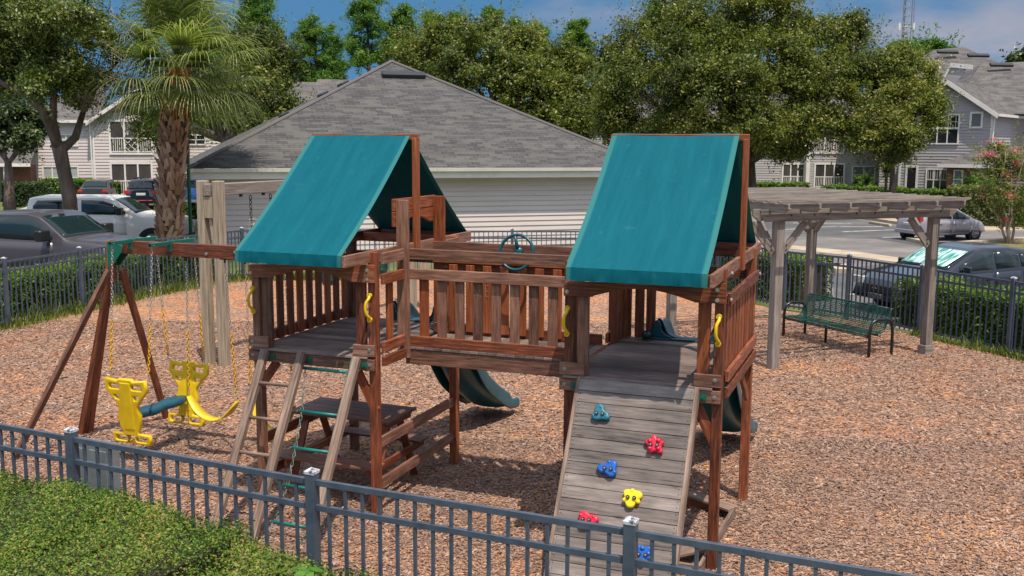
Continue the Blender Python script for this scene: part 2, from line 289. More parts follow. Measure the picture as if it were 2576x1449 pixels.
# ------------------------------------------------------------------ ground
def sheet(name, pts, z, m, kind='structure'):
    b = MB(); b.face([(p[0], p[1], z) for p in pts], uv=[(p[0], p[1]) for p in pts]); o = put(name, b, m, fx=False)
    if o.data.polygons[0].normal.z < 0: o.data.flip_normals()
    o['kind'] = kind; return o
grassm = mat('lawn', rough=.9, cols=[(.3, (.035, .06, .012)), (.5, (.09, .12, .028)), (.65, (.16, .15, .05)), (.8, (.24, .20, .09))], scale=.6, detail=12, bump=.3)
asph = mat('worn_asphalt', rough=.85, cols=[(.3, (.10, .095, .095)), (.5, (.16, .15, .145)), (.7, (.26, .23, .20))], scale=.35, detail=14, bump=.2)
asphd = mat('parking_asphalt', rough=.85, cols=[(.3, (.055, .057, .062)), (.5, (.085, .087, .092)), (.72, (.17, .16, .15))], scale=.3, detail=14, bump=.2)
concm = mat('pale_concrete', rough=.85, cols=[(.3, (.28, .22, .16)), (.6, (.46, .38, .28)), (.8, (.55, .47, .36))], scale=1.2, detail=10)
whitep = mat('worn_road_paint', rough=.7, cols=[(.36, (.22, .21, .20)), (.5, (.62, .60, .57))], scale=2.2, detail=10)
def mulchmat():
    m = bpy.data.materials.new('mulch'); m.use_nodes = True; t = m.node_tree; n = t.nodes.new; l = t.links.new; b = t.nodes['Principled BSDF']
    tcx = n('ShaderNodeTexCoord')
    big = n('ShaderNodeTexNoise'); big.inputs['Scale'].default_value = 1.1; big.inputs['Detail'].default_value = 6; l(tcx.outputs['Object'], big.inputs['Vector'])
    dn = n('ShaderNodeTexNoise'); dn.inputs['Scale'].default_value = 9; dn.inputs['Detail'].default_value = 2; l(tcx.outputs['Object'], dn.inputs['Vector'])
    ad = n('ShaderNodeMix'); ad.data_type = 'VECTOR'; ad.inputs['Factor'].default_value = .035; l(tcx.outputs['Object'], ad.inputs['A']); l(dn.outputs['Color'], ad.inputs['B'])
    mp_ = n('ShaderNodeMapping'); mp_.inputs['Rotation'].default_value = (0, 0, .5); mp_.inputs['Scale'].default_value = (26, 58, 30); l(ad.outputs['Result'], mp_.inputs[0])
    vo = n('ShaderNodeTexVoronoi'); vo.inputs['Scale'].default_value = 1; l(mp_.outputs[0], vo.inputs['Vector'])
    sx_ = n('ShaderNodeSeparateXYZ'); l(vo.outputs['Color'], sx_.inputs[0])
    rp = n('ShaderNodeValToRGB'); e = rp.color_ramp.elements
    for _ in range(4): e.new(.5)
    for i, (p, c) in enumerate([(.0, (.10, .058, .046)), (.25, (.215, .125, .088)), (.5, (.33, .19, .125)), (.7, (.41, .25, .165)), (.88, (.50, .30, .15)), (1, (.66, .50, .38))]): e[i].position = p; e[i].color = (*c, 1)
    l(sx_.outputs['X'], rp.inputs[0])
    r2 = n('ShaderNodeValToRGB'); e = r2.color_ramp.elements; e[0].position = .42; e[0].color = (.86, .86, .90, 1); e[1].position = .66; e[1].color = (1.2, .93, .72, 1); l(big.outputs['Fac'], r2.inputs[0])
    mu = n('ShaderNodeMix'); mu.data_type = 'RGBA'; mu.blend_type = 'MULTIPLY'; mu.inputs['Factor'].default_value = 1; l(rp.outputs[0], mu.inputs['A']); l(r2.outputs[0], mu.inputs['B']); l(mu.outputs['Result'], b.inputs['Base Color'])
    bp = n('ShaderNodeBump'); bp.inputs['Strength'].default_value = .8; bp.inputs['Distance'].default_value = .012; l(sx_.outputs['Y'], bp.inputs['Height']); l(bp.outputs[0], b.inputs['Normal']); b.inputs['Roughness'].default_value = .85; b.inputs['Specular IOR Level'].default_value = .25
    return m
mulm = mulchmat()
sheet('ground', [(-700, -200), (700, -200), (700, 900), (-700, 900)], -.012, grassm)
# yard outline (inside the fences)
FN = [(-14.95, 13.31), (-5.77, 8.99), (-3.6, 7.97), (-1.43, 6.95), (.75, 6.02), (2.93, 5.05), (5.11, 4.08), (14.0, .15)]
FR = [(6.22, 22.69), (7.25, 21.58), (8.07, 19.69), (8.93, 17.75), (9.85, 15.6), (10.8, 13.4)]
MUL = [(-14.9, 13.5), (-10.9, 18.2), (-10.25, 20.15), (-9.62, 22.3), (-9.0, 24.88), (-7.46, 27.75), (-.0, 27.85), (4.2, 27.9), (5.77, 23.56), (6.25, 22.69), (7.3, 21.6), (8.1, 19.7), (8.96, 17.75), (10.85, 13.4), (15.5, 3), (14.5, -.1), (.75, 5.98), (-3.6, 7.93)]
rd = [(-120, 30), (-120, 58), (-26, 50.6), (-21, 57.5), (-7, 62), (8, 62), (13.2, 53.5), (60, 92), (95, 70), (60, 20), (30, 8), (16, 5), (9.6, 17.5), (6.6, 23.2), (4.6, 29.6), (7.2, 33.5), (7.2, 42), (2, 54), (-10, 56), (-15, 46), (-15, 33), (-10.6, 27), (-11.6, 21), (-18, 12), (-60, 10)]
sheet('road', rd, -.006, asph)
pk = [gz(1905, 548), gz(2132, 549), gz(2290, 572), gz(2372, 628), gz(2200, 600), gz(1905, 592)]
sheet('parking_lot', pk, -.002, asphd)
sheet('parking_lot', [(-60, 14), (-13, 14), (-11.7, 20.7), (-10.6, 27), (-15, 33), (-15, 46), (-22, 50), (-60, 52)], -.002, asphd)
lot2 = [gz(2080, 668), gz(2135, 672), gz(2285, 658), gz(2700, 668), gz(2900, 900), gz(2400, 830), gz(2150, 790), gz(2105, 760)]
sheet('parking_lot', lot2, -.002, asphd)
sheet('mulch', MUL, .0, mulm)
sheet('sidewalk', [gz(1908, 600), gz(1989, 617), gz(2140, 631), gz(2275, 650), gz(2272, 662), gz(2120, 641), gz(1989, 626), gz(1908, 609)], .003, concm)
# kerbs (raised) and pale walks
def kerb(name, pts, wd, h, m=concm):
    b = MB()
    for p, q in zip(pts[:-1], pts[1:]):
        p = Vector((p[0], p[1], 0)); q = Vector((q[0], q[1], 0)); d = (q-p).normalized(); n = Vector((-d.y, d.x, 0))*wd/2
        v = [p-n, q-n, q+n, p+n]; b.raw(v+[u+Vector((0, 0, h)) for u in v], [(0, 3, 2, 1), (4, 5, 6, 7), (0, 1, 5, 4), (1, 2, 6, 5), (2, 3, 7, 6), (3, 0, 4, 7)])
    return struct(put(name, b, m))
kerb('kerb', [gz(1905, 540), gz(2060, 541), gz(2170, 548), gz(2300, 566)], 1.0, .12)
kerb('kerb', [gz(2290, 605), gz(2360, 622), gz(2480, 611), gz(2600, 604)], .35, .13)
kerb('kerb', [gz(2440, 655), gz(2500, 646), gz(2620, 640)], .5, .13)
kerb('kerb', [gz(2082, 676), gz(2105, 672), gz(2124, 688)], .5, .13)
kerb('kerb', [gz(-60, 552), gz(0, 547), gz(70, 530), gz(100, 517), gz(130, 512)], .5, .14)
kerb('kerb', [gz(455, 545), gz(520, 548)], .6, .13)
struct(sheet('grass', [gz(2300, 603), gz(2362, 620), gz(2480, 609), gz(2700, 600), gz(2700, 640), gz(2500, 645), gz(2440, 653), gz(2350, 640)], .02, mat('sparse_lawn', rough=.9, cols=[(.35, (.05, .07, .015)), (.5, (.13, .13, .04)), (.62, (.24, .17, .09))], scale=1.5, detail=12)))
sheet('sidewalk', [gz(2460, 580), gz(2470, 555), gz(2700, 556), gz(2700, 580)], .006, concm)
for a, b in (((1995, 561), (2140, 562)), ((2050, 571), (2220, 570)), ((1905, 557), (1990, 553)), ((1940, 578), (2040, 575)), ((2120, 583), (2282, 577)), ((2220, 597), (2310, 596))):
    p = gz(*a); q = gz(*b); d = (q-p).normalized(); n = Vector((-d.y, d.x, 0))*.07; sheet('parking_line', [p-n, q-n, q+n, p+n], .003, whitep)
for a, b in (((2128, 741), (2200, 737)), ((490, 556), (560, 559)), ((460, 535), (520, 538))):
    p = gz(*a); q = gz(*b); d = (q-p).normalized(); n = Vector((-d.y, d.x, 0))*.06; sheet('parking_line', [p-n, q-n, q+n, p+n], .003, whitep)
# loose chips over the near mulch: real bits of bark
def inside(px, py, poly):
    c = np.zeros(px.shape, bool); n = len(poly)
    for i in range(n):
        x1, y1 = poly[i][0], poly[i][1]; x2, y2 = poly[(i+1) % n][0], poly[(i+1) % n][1]
        k = ((y1 > py) != (y2 > py)) & (px < (x2-x1)*(py-y1)/(y2-y1+1e-12)+x1); c ^= k
    return c
def chips(n, ymin, ymax, size, zoff):
    x = RG.uniform(-11, 13.5, n*2); y = RG.uniform(ymin, ymax, n*2)
    k = inside(x, y, MUL) & (np.abs(x) < y*.56+1); x = x[k][:n]; y = y[k][:n]; n = len(x)
    th = RG.normal(.5, .9, n); L = RG.gamma(4, size/4, n)+.012; W_ = L*RG.uniform(.16, .38, n)+.004; t1 = RG.normal(0, .22, n); t2 = RG.normal(0, .3, n)
    ux = np.stack([np.cos(th)*np.cos(t1), np.sin(th)*np.cos(t1), np.sin(t1)], 1); vx = np.stack([-np.sin(th)*np.cos(t2), np.cos(th)*np.cos(t2), np.sin(t2)], 1)
    c = np.stack([x, y, zoff+RG.uniform(0, .012, n)+np.abs(ux[:, 2])*L*.4], 1)[:, None, :]
    u = (ux*L[:, None]/2)[:, None, :]; v = (vx*W_[:, None]/2)[:, None, :]
    q = np.concatenate([c-u-v*.7, c+u-v, c+u*.9+v*.8, c-u*.95+v], 1)
    near = 1.1*np.exp(-(((x+3.6)/1.5)**2+((y-11.6)/1.3)**2))+.75*np.exp(-(((x-.6)/2.6)**2+((y-10.2)/2.2)**2)); patch = near+np.sin(x*1.3+np.sin(y*.9)*2)+np.sin(y*1.7+np.cos(x*.8)*2)+RG.normal(0, .6, n)
    col = np.clip(RG.beta(2, 2.2, n)*.72+np.where(patch > 1.75, .27, 0), 0, 1)
    return q, col
q1, c1 = chips(230000, 4.5, 12.5, .020, .002); q2, c2 = chips(150000, 12, 21, .028, .002)
chipm = leafmat('bark_chips', [(0, (.11, .065, .052)), (.2, (.20, .13, .105)), (.4, (.295, .195, .152)), (.56, (.38, .245, .18)), (.68, (.48, .35, .275)), (.78, (.50, .21, .055)), (.92, (.60, .27, .065)), (1, (.74, .59, .47))], rough=.8, tr=0, spec=.2)
o = bulk('bark_chips', np.concatenate([q1, q2]), 4, np.concatenate([c1, c2]), chipm); o['kind'] = 'stuff'; o['label'] = 'loose reddish brown bark chips spread over the playground'
# ------------------------------------------------------------------ playset
PO = Vector((-1.404, 9.761, 0)); PTH = -.366
def W(a, b, z): return Vector((PO.x+a*math.cos(PTH)-b*math.sin(PTH), PO.y+a*math.sin(PTH)+b*math.cos(PTH), z))
PS = thing('playset', 'red stained wooden playset of two canopied towers joined by a bridge, with swing beam, slides and climbing ramp', 'playset', PO, PTH)
def bolt(par, a, b, z, d='y', r=.014, ofs=None):
    m = MB(); ax = {'y': (0, -1, 0), 'x': (1, 0, 0), 'z': (0, 0, 1)}[d]; ax = Vector(ax); p = Vector((a, b, z)); m.tube([p-ax*.006, p+ax*.004], r*1.35, 10); m.tube([p, p+ax*.010], r*.8, 8)
    return put('bolt', m, steel, PS, smooth=False)
def tower(A0, left):
    """front-left corner at a=A0; spans 1.46 wide, 1.95 deep"""
    A1 = A0+1.46
    zt = 2.70
    fr = [A0+.075, A1-.045] if not left else [A0+.09, A1-.02]
    pR = A1-.03; pL = A0+.075
    vpost('post', pL, 0, 0, 2.52, .085, .085, sunst if left else stain, PS); vpost('post', pR-.005, 0, 0, zt, .085, .085, stain, PS)
    vpost('post', pR-.005, 1.9, 0, zt, .09, .09, orange if left else stain, PS); vpost('post', pL, 1.9, 0, zt, .09, .09, sunst if left else stain, PS)
    # secondary uprights framing the entrance
    vpost('upright', A0+.205, -.02, 1.67, 2.5, .105, .04, sunst, PS); vpost('upright', A1-.165, -.02, 1.67, 2.46, .108, .04, stain if left else orange, PS)
    # base beams
    board('base_beam', (A0, -.065, 1.587), (A1, -.065, 1.587), .04, .115, sunst, PS); board('base_beam', (A0, 1.965, 1.587), (A1, 1.965, 1.587), .04, .115, stain, PS)
    board('base_beam', (A1+.03, .05, 1.605), (A1+.03, 1.86, 1.605), .035, .10, stain, PS); board('base_beam', (A0+.02, .05, 1.605), (A0+.02, 1.86, 1.605), .035, .10, stain, PS)
    # corner blocks
    board('corner_block', (A0, -.065, 1.728), (A0+.235, -.065, 1.728), .04, .112, sunst, PS); board('corner_block', (A1-.235, -.065, 1.728), (A1, -.065, 1.728), .04, .112, sunst, PS)
    # deck of planks running across
    d = MB(); y = -.03
    while y < 1.93: d.box(A0+.07, A1-.06, y, y+.128, 1.646, 1.67); y += .132
    d.box(A0+.04, A1-.07, -.10, -.034, 1.648, 1.668)
    put('deck', d, deckm, PS, bevel=.002)
    # arched header over the entrance
    n = 14; low = []
    for i in range(n+1): t = i/n; low.append((A0+.31+t*(1.46-.31-.24), 2.412+.088*math.sin(math.pi*t)))
    poly = [(A0+.04, 2.40), (A0+.31, 2.405)]+low+[(A1-.24, 2.41), (A1+.025, 2.412), (A1+.025, 2.585), (A0+.04, 2.525)]
    hb = MB(); hb.prism([(x-A0, z-2.45) for x, z in poly], .04); put('arched_header', hb, stain, PS, Matrix.Translation((A0, -.105, 2.45)), bevel=.004)
    # sills carrying the canopy, ridge and king posts
    cL = A0+.185; cR = A1-.05 if left else A1-.03
    if left: cL, cR = A0+.195, A1-.065
    board('canopy_sill', (cR, -.52, 2.655), (cR, 2.44, 2.655), .036, .112, sunst, PS); board('canopy_sill', (cL, -.47, 2.655), (cL, 2.40, 2.655), .036, .112, stain, PS)
    board('canopy_rail', (cL+.02, -.475, 2.65), (cR-.02, -.475, 2.65), .036, .10, stain, PS); board('canopy_rail', (cL+.02, 2.395, 2.65), (cR-.02, 2.395, 2.65), .036, .10, stain, PS)
    for a in (cR+.028, cL-.0): vpost('king_post', a, .95, 2.58, 3.80, .05, .09, orange, PS)
    board('ridge_beam', (cL-.02, .95, 3.815), (cR+.055, .95, 3.815), .045, .06, orange, PS)
    # rear: rail and slats beside the slide
    board('rail', (A0, 1.965, 2.42), (A1, 1.965, 2.42), .036, .105, stain, PS)
    board('rail', (A0, 1.965, 2.645), (A1, 1.965, 2.645), .036, .105, stain, PS)
    # braces under the deck
    board('brace', (A1-.22, -.018, 1.50), (A1-.02, -.018, 1.12), .035, .095, orange if left else stain, PS, up=(1, 0, .5)); board('brace', (A0+.30, -.018, 1.52), (A0+.10, -.018, 1.26), .035, .09, stain, PS, up=(-1, 0, .6))
    for a, z in ((A0+.05, 1.585), (A0+.05, 1.728), (A1-.05, 1.587), (A1-.05, 1.74), (A1-.05, 2.53), (A1-.05, 2.44), (A0+.07, 2.44)): bolt(PS, a, -.085 if z < 2 else -.105, z)
    # canopy
    nx, ny = 30, 40; g = MB(); prof = []
    for i in range(ny+1):
        t = i/ny
        if t <= .5: s = t/.5; b = -.505+1.455*s; z = 2.712+1.138*s
        else: s = (1-t)/.5; b = 2.405-1.455*s; z = 2.712+1.138*s
        dz = -.055*math.sin(math.pi*min(1, s))*(1-.25*s); prof.append((b, z+dz))
    cl, crr = (A0+.175, A1-.09) if left else (A0+.18, A1-.065)
    prof = [(-.512, 2.60), (-.512, 2.655)]+prof+[(2.412, 2.655), (2.412, 2.60)]
    vs = []; k = len(prof)
    for i, (b, z) in enumerate(prof):
        for j in range(nx+1):
            u = j/nx; wv = (.006*math.sin(u*8+i*.22+(cl))+.003*math.sin(u*19-i*.3))*(1 if 2 < i < k-3 else 0) + ((.004*math.sin(u*31+i*2.2)+.004*math.sin(u*53-i*3)) if i < 2 or i > k-3 else 0); aa = cl+(crr-cl)*u+(.012 if i < 3 and j == 0 else 0)
            vs.append((aa, b-(wv if i < 3 else 0), z+wv*.5))
    for i in range(k-1):
        for j in range(nx):
            q = [i*(nx+1)+j, i*(nx+1)+j+1, (i+1)*(nx+1)+j+1, (i+1)*(nx+1)+j]
            g.face([vs[x] for x in q], .5, [(j/nx, i/k), ((j+1)/nx, i/k), ((j+1)/nx, (i+1)/k), (j/nx, (i+1)/k)])
    me = g.mesh('canopy'); b_ = bmesh.new(); b_.from_mesh(me); bmesh.ops.remove_doubles(b_, verts=b_.verts, dist=1e-5); bmesh.ops.recalc_face_normals(b_, faces=b_.faces); b_.to_mesh(me); b_.free()
    c = link('canopy', me, tarpm, PS, smooth=True, label='teal canvas canopy over the left tower' if left else 'teal canvas canopy over the right tower'); so_ = c.modifiers.new('s', 'SOLIDIFY'); so_.thickness = .003
    es = c.modifiers.new('e', 'EDGE_SPLIT'); es.split_angle = R_(40)
    for i in range(4): gr = MB(); a = cl+.12+(crr-cl-.24)*i/3; gr.tube([(a, 2.42, 2.60), (a, 2.405, 2.60)], .014, 10); put('grommet', gr, steel, PS)
TL = -1.37; TR = 2.0
tower(TL, True); tower(TR, False)
# left tower: slatted left side
for z in (1.728, 2.42): board('rail', (TL+.01, .06, z), (TL+.01, 1.84, z), .036, .112 if z < 2 else .105, sunst if z < 2 else stain, PS)
board('rail', (TL+.01, .06, 2.645), (TL+.01, 1.84, 2.645), .036, .105, stain, PS)
for i in range(9): vpost('slat', TL+.05, .24+.192*i, 1.675, 2.45, .035, .10, stain if i % 3 else orange, PS)
# left tower: right side up to the bridge gate, and behind it
for (b0, b1) in ((.05, .505), (1.5, 1.86)):
    for z, h, m in ((1.752, .10, stain), (2.428, .105, stain), (2.632, .112, sunst)):
        board('rail', (TL+1.49, b0, z), (TL+1.49, b1, z), .036, h, m, PS)
vpost('slat', .055, .32, 1.7, 2.45, .035, .105, orange, PS); vpost('slat', .055, 1.68, 1.7, 2.45, .035, .105, stain, PS)
# bridge gate: two tall posts and an arched top board
for b, m in ((.553, sunst), (1.43, orange)): vpost('gate_post', .095, b, 1.545, 3.18, .13, .045, m, PS)
board('gate_top', (.012, .50, 3.125), (.012, 1.47, 3.125), .034, .125, stain, PS)
ga = [(.0, 0), (.13, 0)]+[(.13+.71*i/12, .085*math.sin(math.pi*i/12)) for i in range(13)]+[(.84, 0), (.97, 0), (.97, .15), (0, .15)]
gb = MB(); gb.prism(ga, .034); put('gate_arch', gb, orange, PS, Matrix(((0, 1, 0, -.005), (1, 0, 0, .50), (0, 0, 1, 2.905), (0, 0, 0, 1))), bevel=.003)
for b, z in ((.50, 2.6), (.52, 2.55), (.52, 1.62)): bolt(PS, .10, b+.028, z)
# bridge
for bf, side in ((.60, 0), (1.405, 1)):
    inn = .03 if side == 0 else -.03
    board('bridge_beam', (.10 if not side else .05, bf, 1.557), (2.02, bf, 1.557), .04, .158, sunst, PS); board('bridge_rail', (.14 if not side else .04, bf, 1.72), (1.98, bf, 1.72), .038, .11, stain, PS)
    board('bridge_rail', (.14 if not side else .04, bf, 2.422), (1.98, bf, 2.422), .038, .11, sunst if not side else stain, PS); board('bridge_rail', (.14 if not side else .04, bf, 2.628), (1.98, bf, 2.628), .038, .11, sunst, PS)
    for i in range(8):
        vpost('baluster', .292+.2*i, bf+inn*1.15, 1.70, 2.44, .10, .03, (sunst if i else orange) if not side else orange, PS)
d = MB(); x = .12
while x < 1.98: d.box(x, x+.095, .57, 1.43, 1.638, 1.664); x += .1
put('bridge_deck', d, deckm, PS, bevel=.002)
board('bridge_rail', (.05, 1.37, 2.51), (1.96, 1.37, 2.51), .03, .11, orange, PS)
# steering wheel on the rear rail
wb = MB(); c = Vector((1.085, 1.22, 2.62)); tilt = Matrix.Rotation(R_(-12), 4, 'X')
ring = [c + (tilt @ Vector((.185*math.cos(2*math.pi*i/36), 0, .185*math.sin(2*math.pi*i/36)))) for i in range(36)]
wb.tube(ring, .017, 10, closed=True); hub = c+Vector((0, .06, 0)); wb.ball(hub, .055, 14, 8, (1, .7, 1)); wb.tube([hub, c+Vector((0, .18, 0))], .02, 8)
for t in (100, 225, 315): e = c+(tilt @ Vector((.18*math.cos(R_(t)), 0, .18*math.sin(R_(t))))); wb.tube([hub, hub.lerp(e, .5)+Vector((0, -.01, 0)), e], [.03, .02, .017], 8)
put('steering_wheel', wb, mat('dark_teal_plastic', (.003, .075, .10), .35), PS, smooth=True)
# right tower: right side
A1 = TR+1.46
for z, h, m in ((1.752, .10, stain), (2.428, .108, stain)): board('rail', (A1+.03, .05, z), (A1+.03, 1.86, z), .036, h, m, PS)
board('rail', (A1+.03, .05, 1.60), (A1+.03, 1.86, 1.60), .034, .10, stain, PS) if False else None
for i in range(9): vpost('slat', A1-.01, .20+.185*i, 1.675, 2.45, .03, .11, orange if i % 2 else stain, PS)
for b, z in ((.03, 2.43), (.03, 2.66), (1.92, 2.43), (1.92, 2.66)): bolt(PS, A1+.05, b, z, 'x')
board('brace', (A1, 1.05, 1.60), (A1, 1.86, 1.20) if False else (A1, 1.60, 1.20), .035, .09, stain, PS, up=(0, 1, .6))
# right tower: left side, rear slats
for i, b in enumerate((1.50, 1.64, 1.79)): vpost('slat', TR+.07, b, 1.675, 2.45, .03, .10, stain, PS)
for a in (TR-.045, TR+.11, TR+.25, TR+.375): vpost('slat', a, 1.92, 1.675, 2.62, .10, .03, stain, PS)
for (b0, b1) in ((.05, .56), (1.44, 1.86)):
    for z in (1.73, 2.43, 2.645): board('rail', (TR+.02, b0, z), (TR+.02, b1, z), .036, .105, stain, PS)
vpost('slat', TR+.06, .30, 1.675, 2.45, .03, .10, stain, PS); vpost('slat', TR+.06, .48, 1.675, 2.45, .03, .10, stain, PS)
for a in (-.12, -1.28): vpost('slat', a+.0, 1.92, 1.675, 2.62, .10, .03, stain, PS)
# lower side beams of the left tower
for z in (.76, .335):
    board('side_beam', (.055, .05, z), (.055, 1.86, z), .036, .108, sunst, PS); board('side_beam', (TL+.05, .10, z-.10 if z > .5 else z-.05), (TL+.05, 1.9, z-.10 if z > .5 else z-.05), .036, .108, stain, PS)
# grab handles
def handle(a, z, bend):
    h = MB(); pts = [(a, -.105, z+.115), (a+.01*bend, -.118, z+.095), (a-.012, -.155, z+.06), (a-.014, -.162, z), (a-.012, -.155, z-.06), (a+.01*bend, -.118, z-.095), (a, -.105, z-.115)]
    P = []
    for i in range(len(pts)-1):
        for s in (0, .5): P.append(Vector(pts[i]).lerp(Vector(pts[i+1]), s))
    P.append(Vector(pts[-1])); P = [P[0]]+[(P[i-1]+P[i]*2+P[i+1])/4 for i in range(1, len(P)-1)]+[P[-1]]
    h.tube(P, .015, 10)
    for s in (1, -1): h.tube([(a, -.085, z+.118*s), (a, -.112, z+.118*s)], .024, 14)
    o = put('grab_handle', h, yel, PS, smooth=True)
    k = MB()
    for s in (1, -1): k.tube([(a, -.11, z+.118*s), (a, -.1145, z+.118*s)], .0095, 8)
    kk = put('screw_recess', k, mat('dark_recess', (.03, .02, .01), .7), o); es = o.modifiers.new('e', 'EDGE_SPLIT'); es.split_angle = R_(50)
handle(-1.285, 2.163, 1); handle(.060, 2.165, 1); handle(2.075, 2.17, 1); handle(3.43, 2.18, 1)
# wooden ladder (left) sharing its middle rail with the rope ladder
def slope(z): return -.125-.577*(1.63-z)
for a in (-1.148, -.712, -.088):
    board('ladder_rail', (a, slope(1.66), 1.66), (a, slope(0), 0), .085, .085, ladm, PS, up=(0, -1, .5), bevel=.018)
    for s in (-1, 1):
        q = MB(); q.box(a+s*.05-.006, a+s*.05+.055*s, -.10, -.088, 1.565, 1.61) if s > 0 else q.box(a-.10, a-.045, -.10, -.088, 1.565, 1.61); q.tube([(a+s*.08, -.098, 1.588), (a+s*.08, -.112, 1.588)], .010, 8)
        put('bracket', q, greenp, PS)
for z in (1.355, 1.045, .74, .41, .1):
    q = MB(); q.tube([(0, 0, 0), (.36, 0, 0)], .0175, 10); put('ladder_rung', q, ladm, PS, Matrix.Translation((-1.11, slope(z), z)), smooth=True)
# climbing ramp
L = 1.95; ang = math.atan2(.577, 1); e = Vector((0, slope(1.655), 1.655)); dn = Vector((0, -.577, -1)).normalized(); nrm = Vector((0, -1, .577)).normalized()
RM = Matrix((Vector((1, 0, 0)), -dn, nrm)).transposed().to_4x4(); RM.translation = Vector((2.19, e.y, e.z)) + nrm*.0
rb = MB(); y = -.004; wdt = 1.083
for i in range(18): rb.box(.022, wdt-.02, y-.1025, y, -.012, .012+random.uniform(-.0012, .0012)); y -= .1075
ramp = put('climbing_ramp', rb, rampm, PS, RM, bevel=.002)
for x in (.0, wdt-.018): q = MB(); q.box(0, 1.92, -.018, .018, -.05, .05); mt = Matrix(((0, 1, 0, x+.01), (-1, 0, 0, .012), (0, 0, 1, -.03), (0, 0, 0, 1))); put('side_rail', q, ladm, ramp, mt, bevel=.003)
q = MB()
for i in range(17):
    for x in (.05, wdt-.05):
        for s in (-.03, -.075): q.tube([(x, -.004-i*.1065+s, .012), (x, -.004-i*.1065+s, .0145)], .0045, 6)
put('nail_heads', q, mat('nail', (.05, .045, .045), .5, .5), ramp)
def hold(a, b, z, m, seed, kind):
    rr = random.Random(seed); P = Vector((a, b, z)); loc = RM.inverted() @ P; n = {'tri': 3, 'lump': 5}[kind]; ring = []
    for i in range(24):
        t = 2*math.pi*i/24; r = .074*(1+.24*math.cos(n*t+seed)+.10*math.cos(2*t+seed*2))+rr.uniform(-.003, .003); ring.append((r*1.05*math.cos(t), r*.95*math.sin(t)))
    o = plate('climbing_hold', smoothring(ring, 1), [], .05, .019, m, ramp, Matrix.Translation((loc.x, loc.y, .035)), smooth=True, res=4)
    kk = MB()
    if kind == 'lump':
        for i in range(4): t = seed+i*1.6; kk.ball((.05*math.cos(t), .048*math.sin(t), .018), .024, 10, 6)
    else:
        for s in (-1, 0, 1): kk.ball((.056*s, .054*(1 if s == 0 else -.5)*(1 if seed % 2 else -1), .008), .022, 10, 6)
    put('bump', kk, m, o, smooth=True)
    for s in (-1, 1):
        rc = MB(); rc.tube([(s*.028, -.004, .01), (s*.028, -.004, .0425)], .0165, 12); put('bolt_hole', rc, mat('dark_recess'), o)
        rc = MB(); rc.tube([(s*.028, -.004, .03), (s*.028, -.004, .0435)], .0055, 8); put('bolt', rc, steel, o)
hold(2.456, -.27, 1.386, holdt, 1, 'tri'); hold(2.973, -.383, 1.19, holdr, 4, 'lump'); hold(2.605, -.507, .975, holdb, 3, 'tri'); hold(2.841, -.616, .784, holdy, 5, 'tri'); hold(2.485, -.732, .583, holdr, 6, 'tri'); hold(3.001, -.841, .394, holdb, 8, 'lump')
for a, s in ((2.15, 1), (3.31, -1)): q = MB(); q.box(a-.035, a+.035, -.10, -.086, 1.56, 1.61); q.tube([(a, -.098, 1.585), (a, -.115, 1.585)], .012, 8); put('bracket', q, greenp, PS)
# slides
def slide(ac, wd, bend, nm):
    P = []  # (b, z)
    P = [(1.93, 1.69), (2.05, 1.69), (2.2, 1.64), (2.4, 1.48), (2.6, 1.28), (2.75, 1.10), (2.9, .90), (3.05, .72), (3.22, .55), (3.42, .42), (3.6, .31), (3.78, .21), (3.95, .13), (4.15, .10), (4.3, .09)]
    P = [(b, z) for b, z in P]; sec = [(-.5, .0), (-.5, .20), (-.445, .215), (-.40, .20), (-.36, .10), (-.30, .02), (-.15, 0), (0, 0), (.15, 0), (.30, .02), (.36, .10), (.40, .20), (.445, .215), (.5, .20), (.5, .0)]
    vs = []; n = len(sec); PP = []
    for i in range(len(P)-1):
        for s in (0, .5): PP.append((P[i][0]*(1-s)+P[i+1][0]*s, P[i][1]*(1-s)+P[i+1][1]*s))
    PP.append(P[-1]); PP = [PP[0]]+[((PP[i-1][0]+PP[i][0]*2+PP[i+1][0])/4, (PP[i-1][1]+PP[i][1]*2+PP[i+1][1])/4) for i in range(1, len(PP)-1)]+[PP[-1]]
    K = len(PP)
    for i, (b, z) in enumerate(PP):
        i0 = max(0, i-1); i1 = min(K-1, i+1); t = Vector((0, PP[i1][0]-PP[i0][0], PP[i1][1]-PP[i0][1])).normalized(); nn = Vector((0, -t.z, t.y)); u = i/(K-1)
        w_ = wd*(1+.10*u); side = 1.0 if .1 < u < .88 else .55
        for (x, h) in sec: vs.append(Vector((ac+bend*u+x*w_, b, z))+nn*(h*side*1.05 if u > .03 else h))
    g = MB(); g.raw(vs, [(i*n+j, i*n+j+1, (i+1)*n+j+1, (i+1)*n+j) for i in range(K-1) for j in range(n-1)], .5)
    o = put('slide', g, slidem, PS, smooth=True, label=nm); so_ = o.modifiers.new('s', 'SOLIDIFY'); so_.thickness = .012; so_.offset = 0; sb = o.modifiers.new('ss', 'SUBSURF'); sb.levels = 1; sb.render_levels = 1
    for s in (-1, 1):  # raised fins at the deck
        ring = smoothring([(0, 0), (.26, 0), (.17, .03), (.11, .08), (.10, .17), (.06, .20), (.03, .16), (.0, .05)], 2)
        f = plate('slide_fin', ring, [], .03, .01, slidem, PS, Matrix(((-s, 0, 0, ac+s*wd*.56), (0, 0, 1, 1.90), (0, 1, 0, 1.69), (0, 0, 0, 1))), smooth=True)
    q = MB(); q.box(ac-wd*.56, ac+wd*.56, 1.865, 1.93, 1.672, 1.692); put('slide_lip', q, slidem, PS, bevel=.006)
slide(-.46, .62, .10, 'blue green slide behind the left tower'); slide(2.78, .70, .10, 'blue green slide behind the right tower')
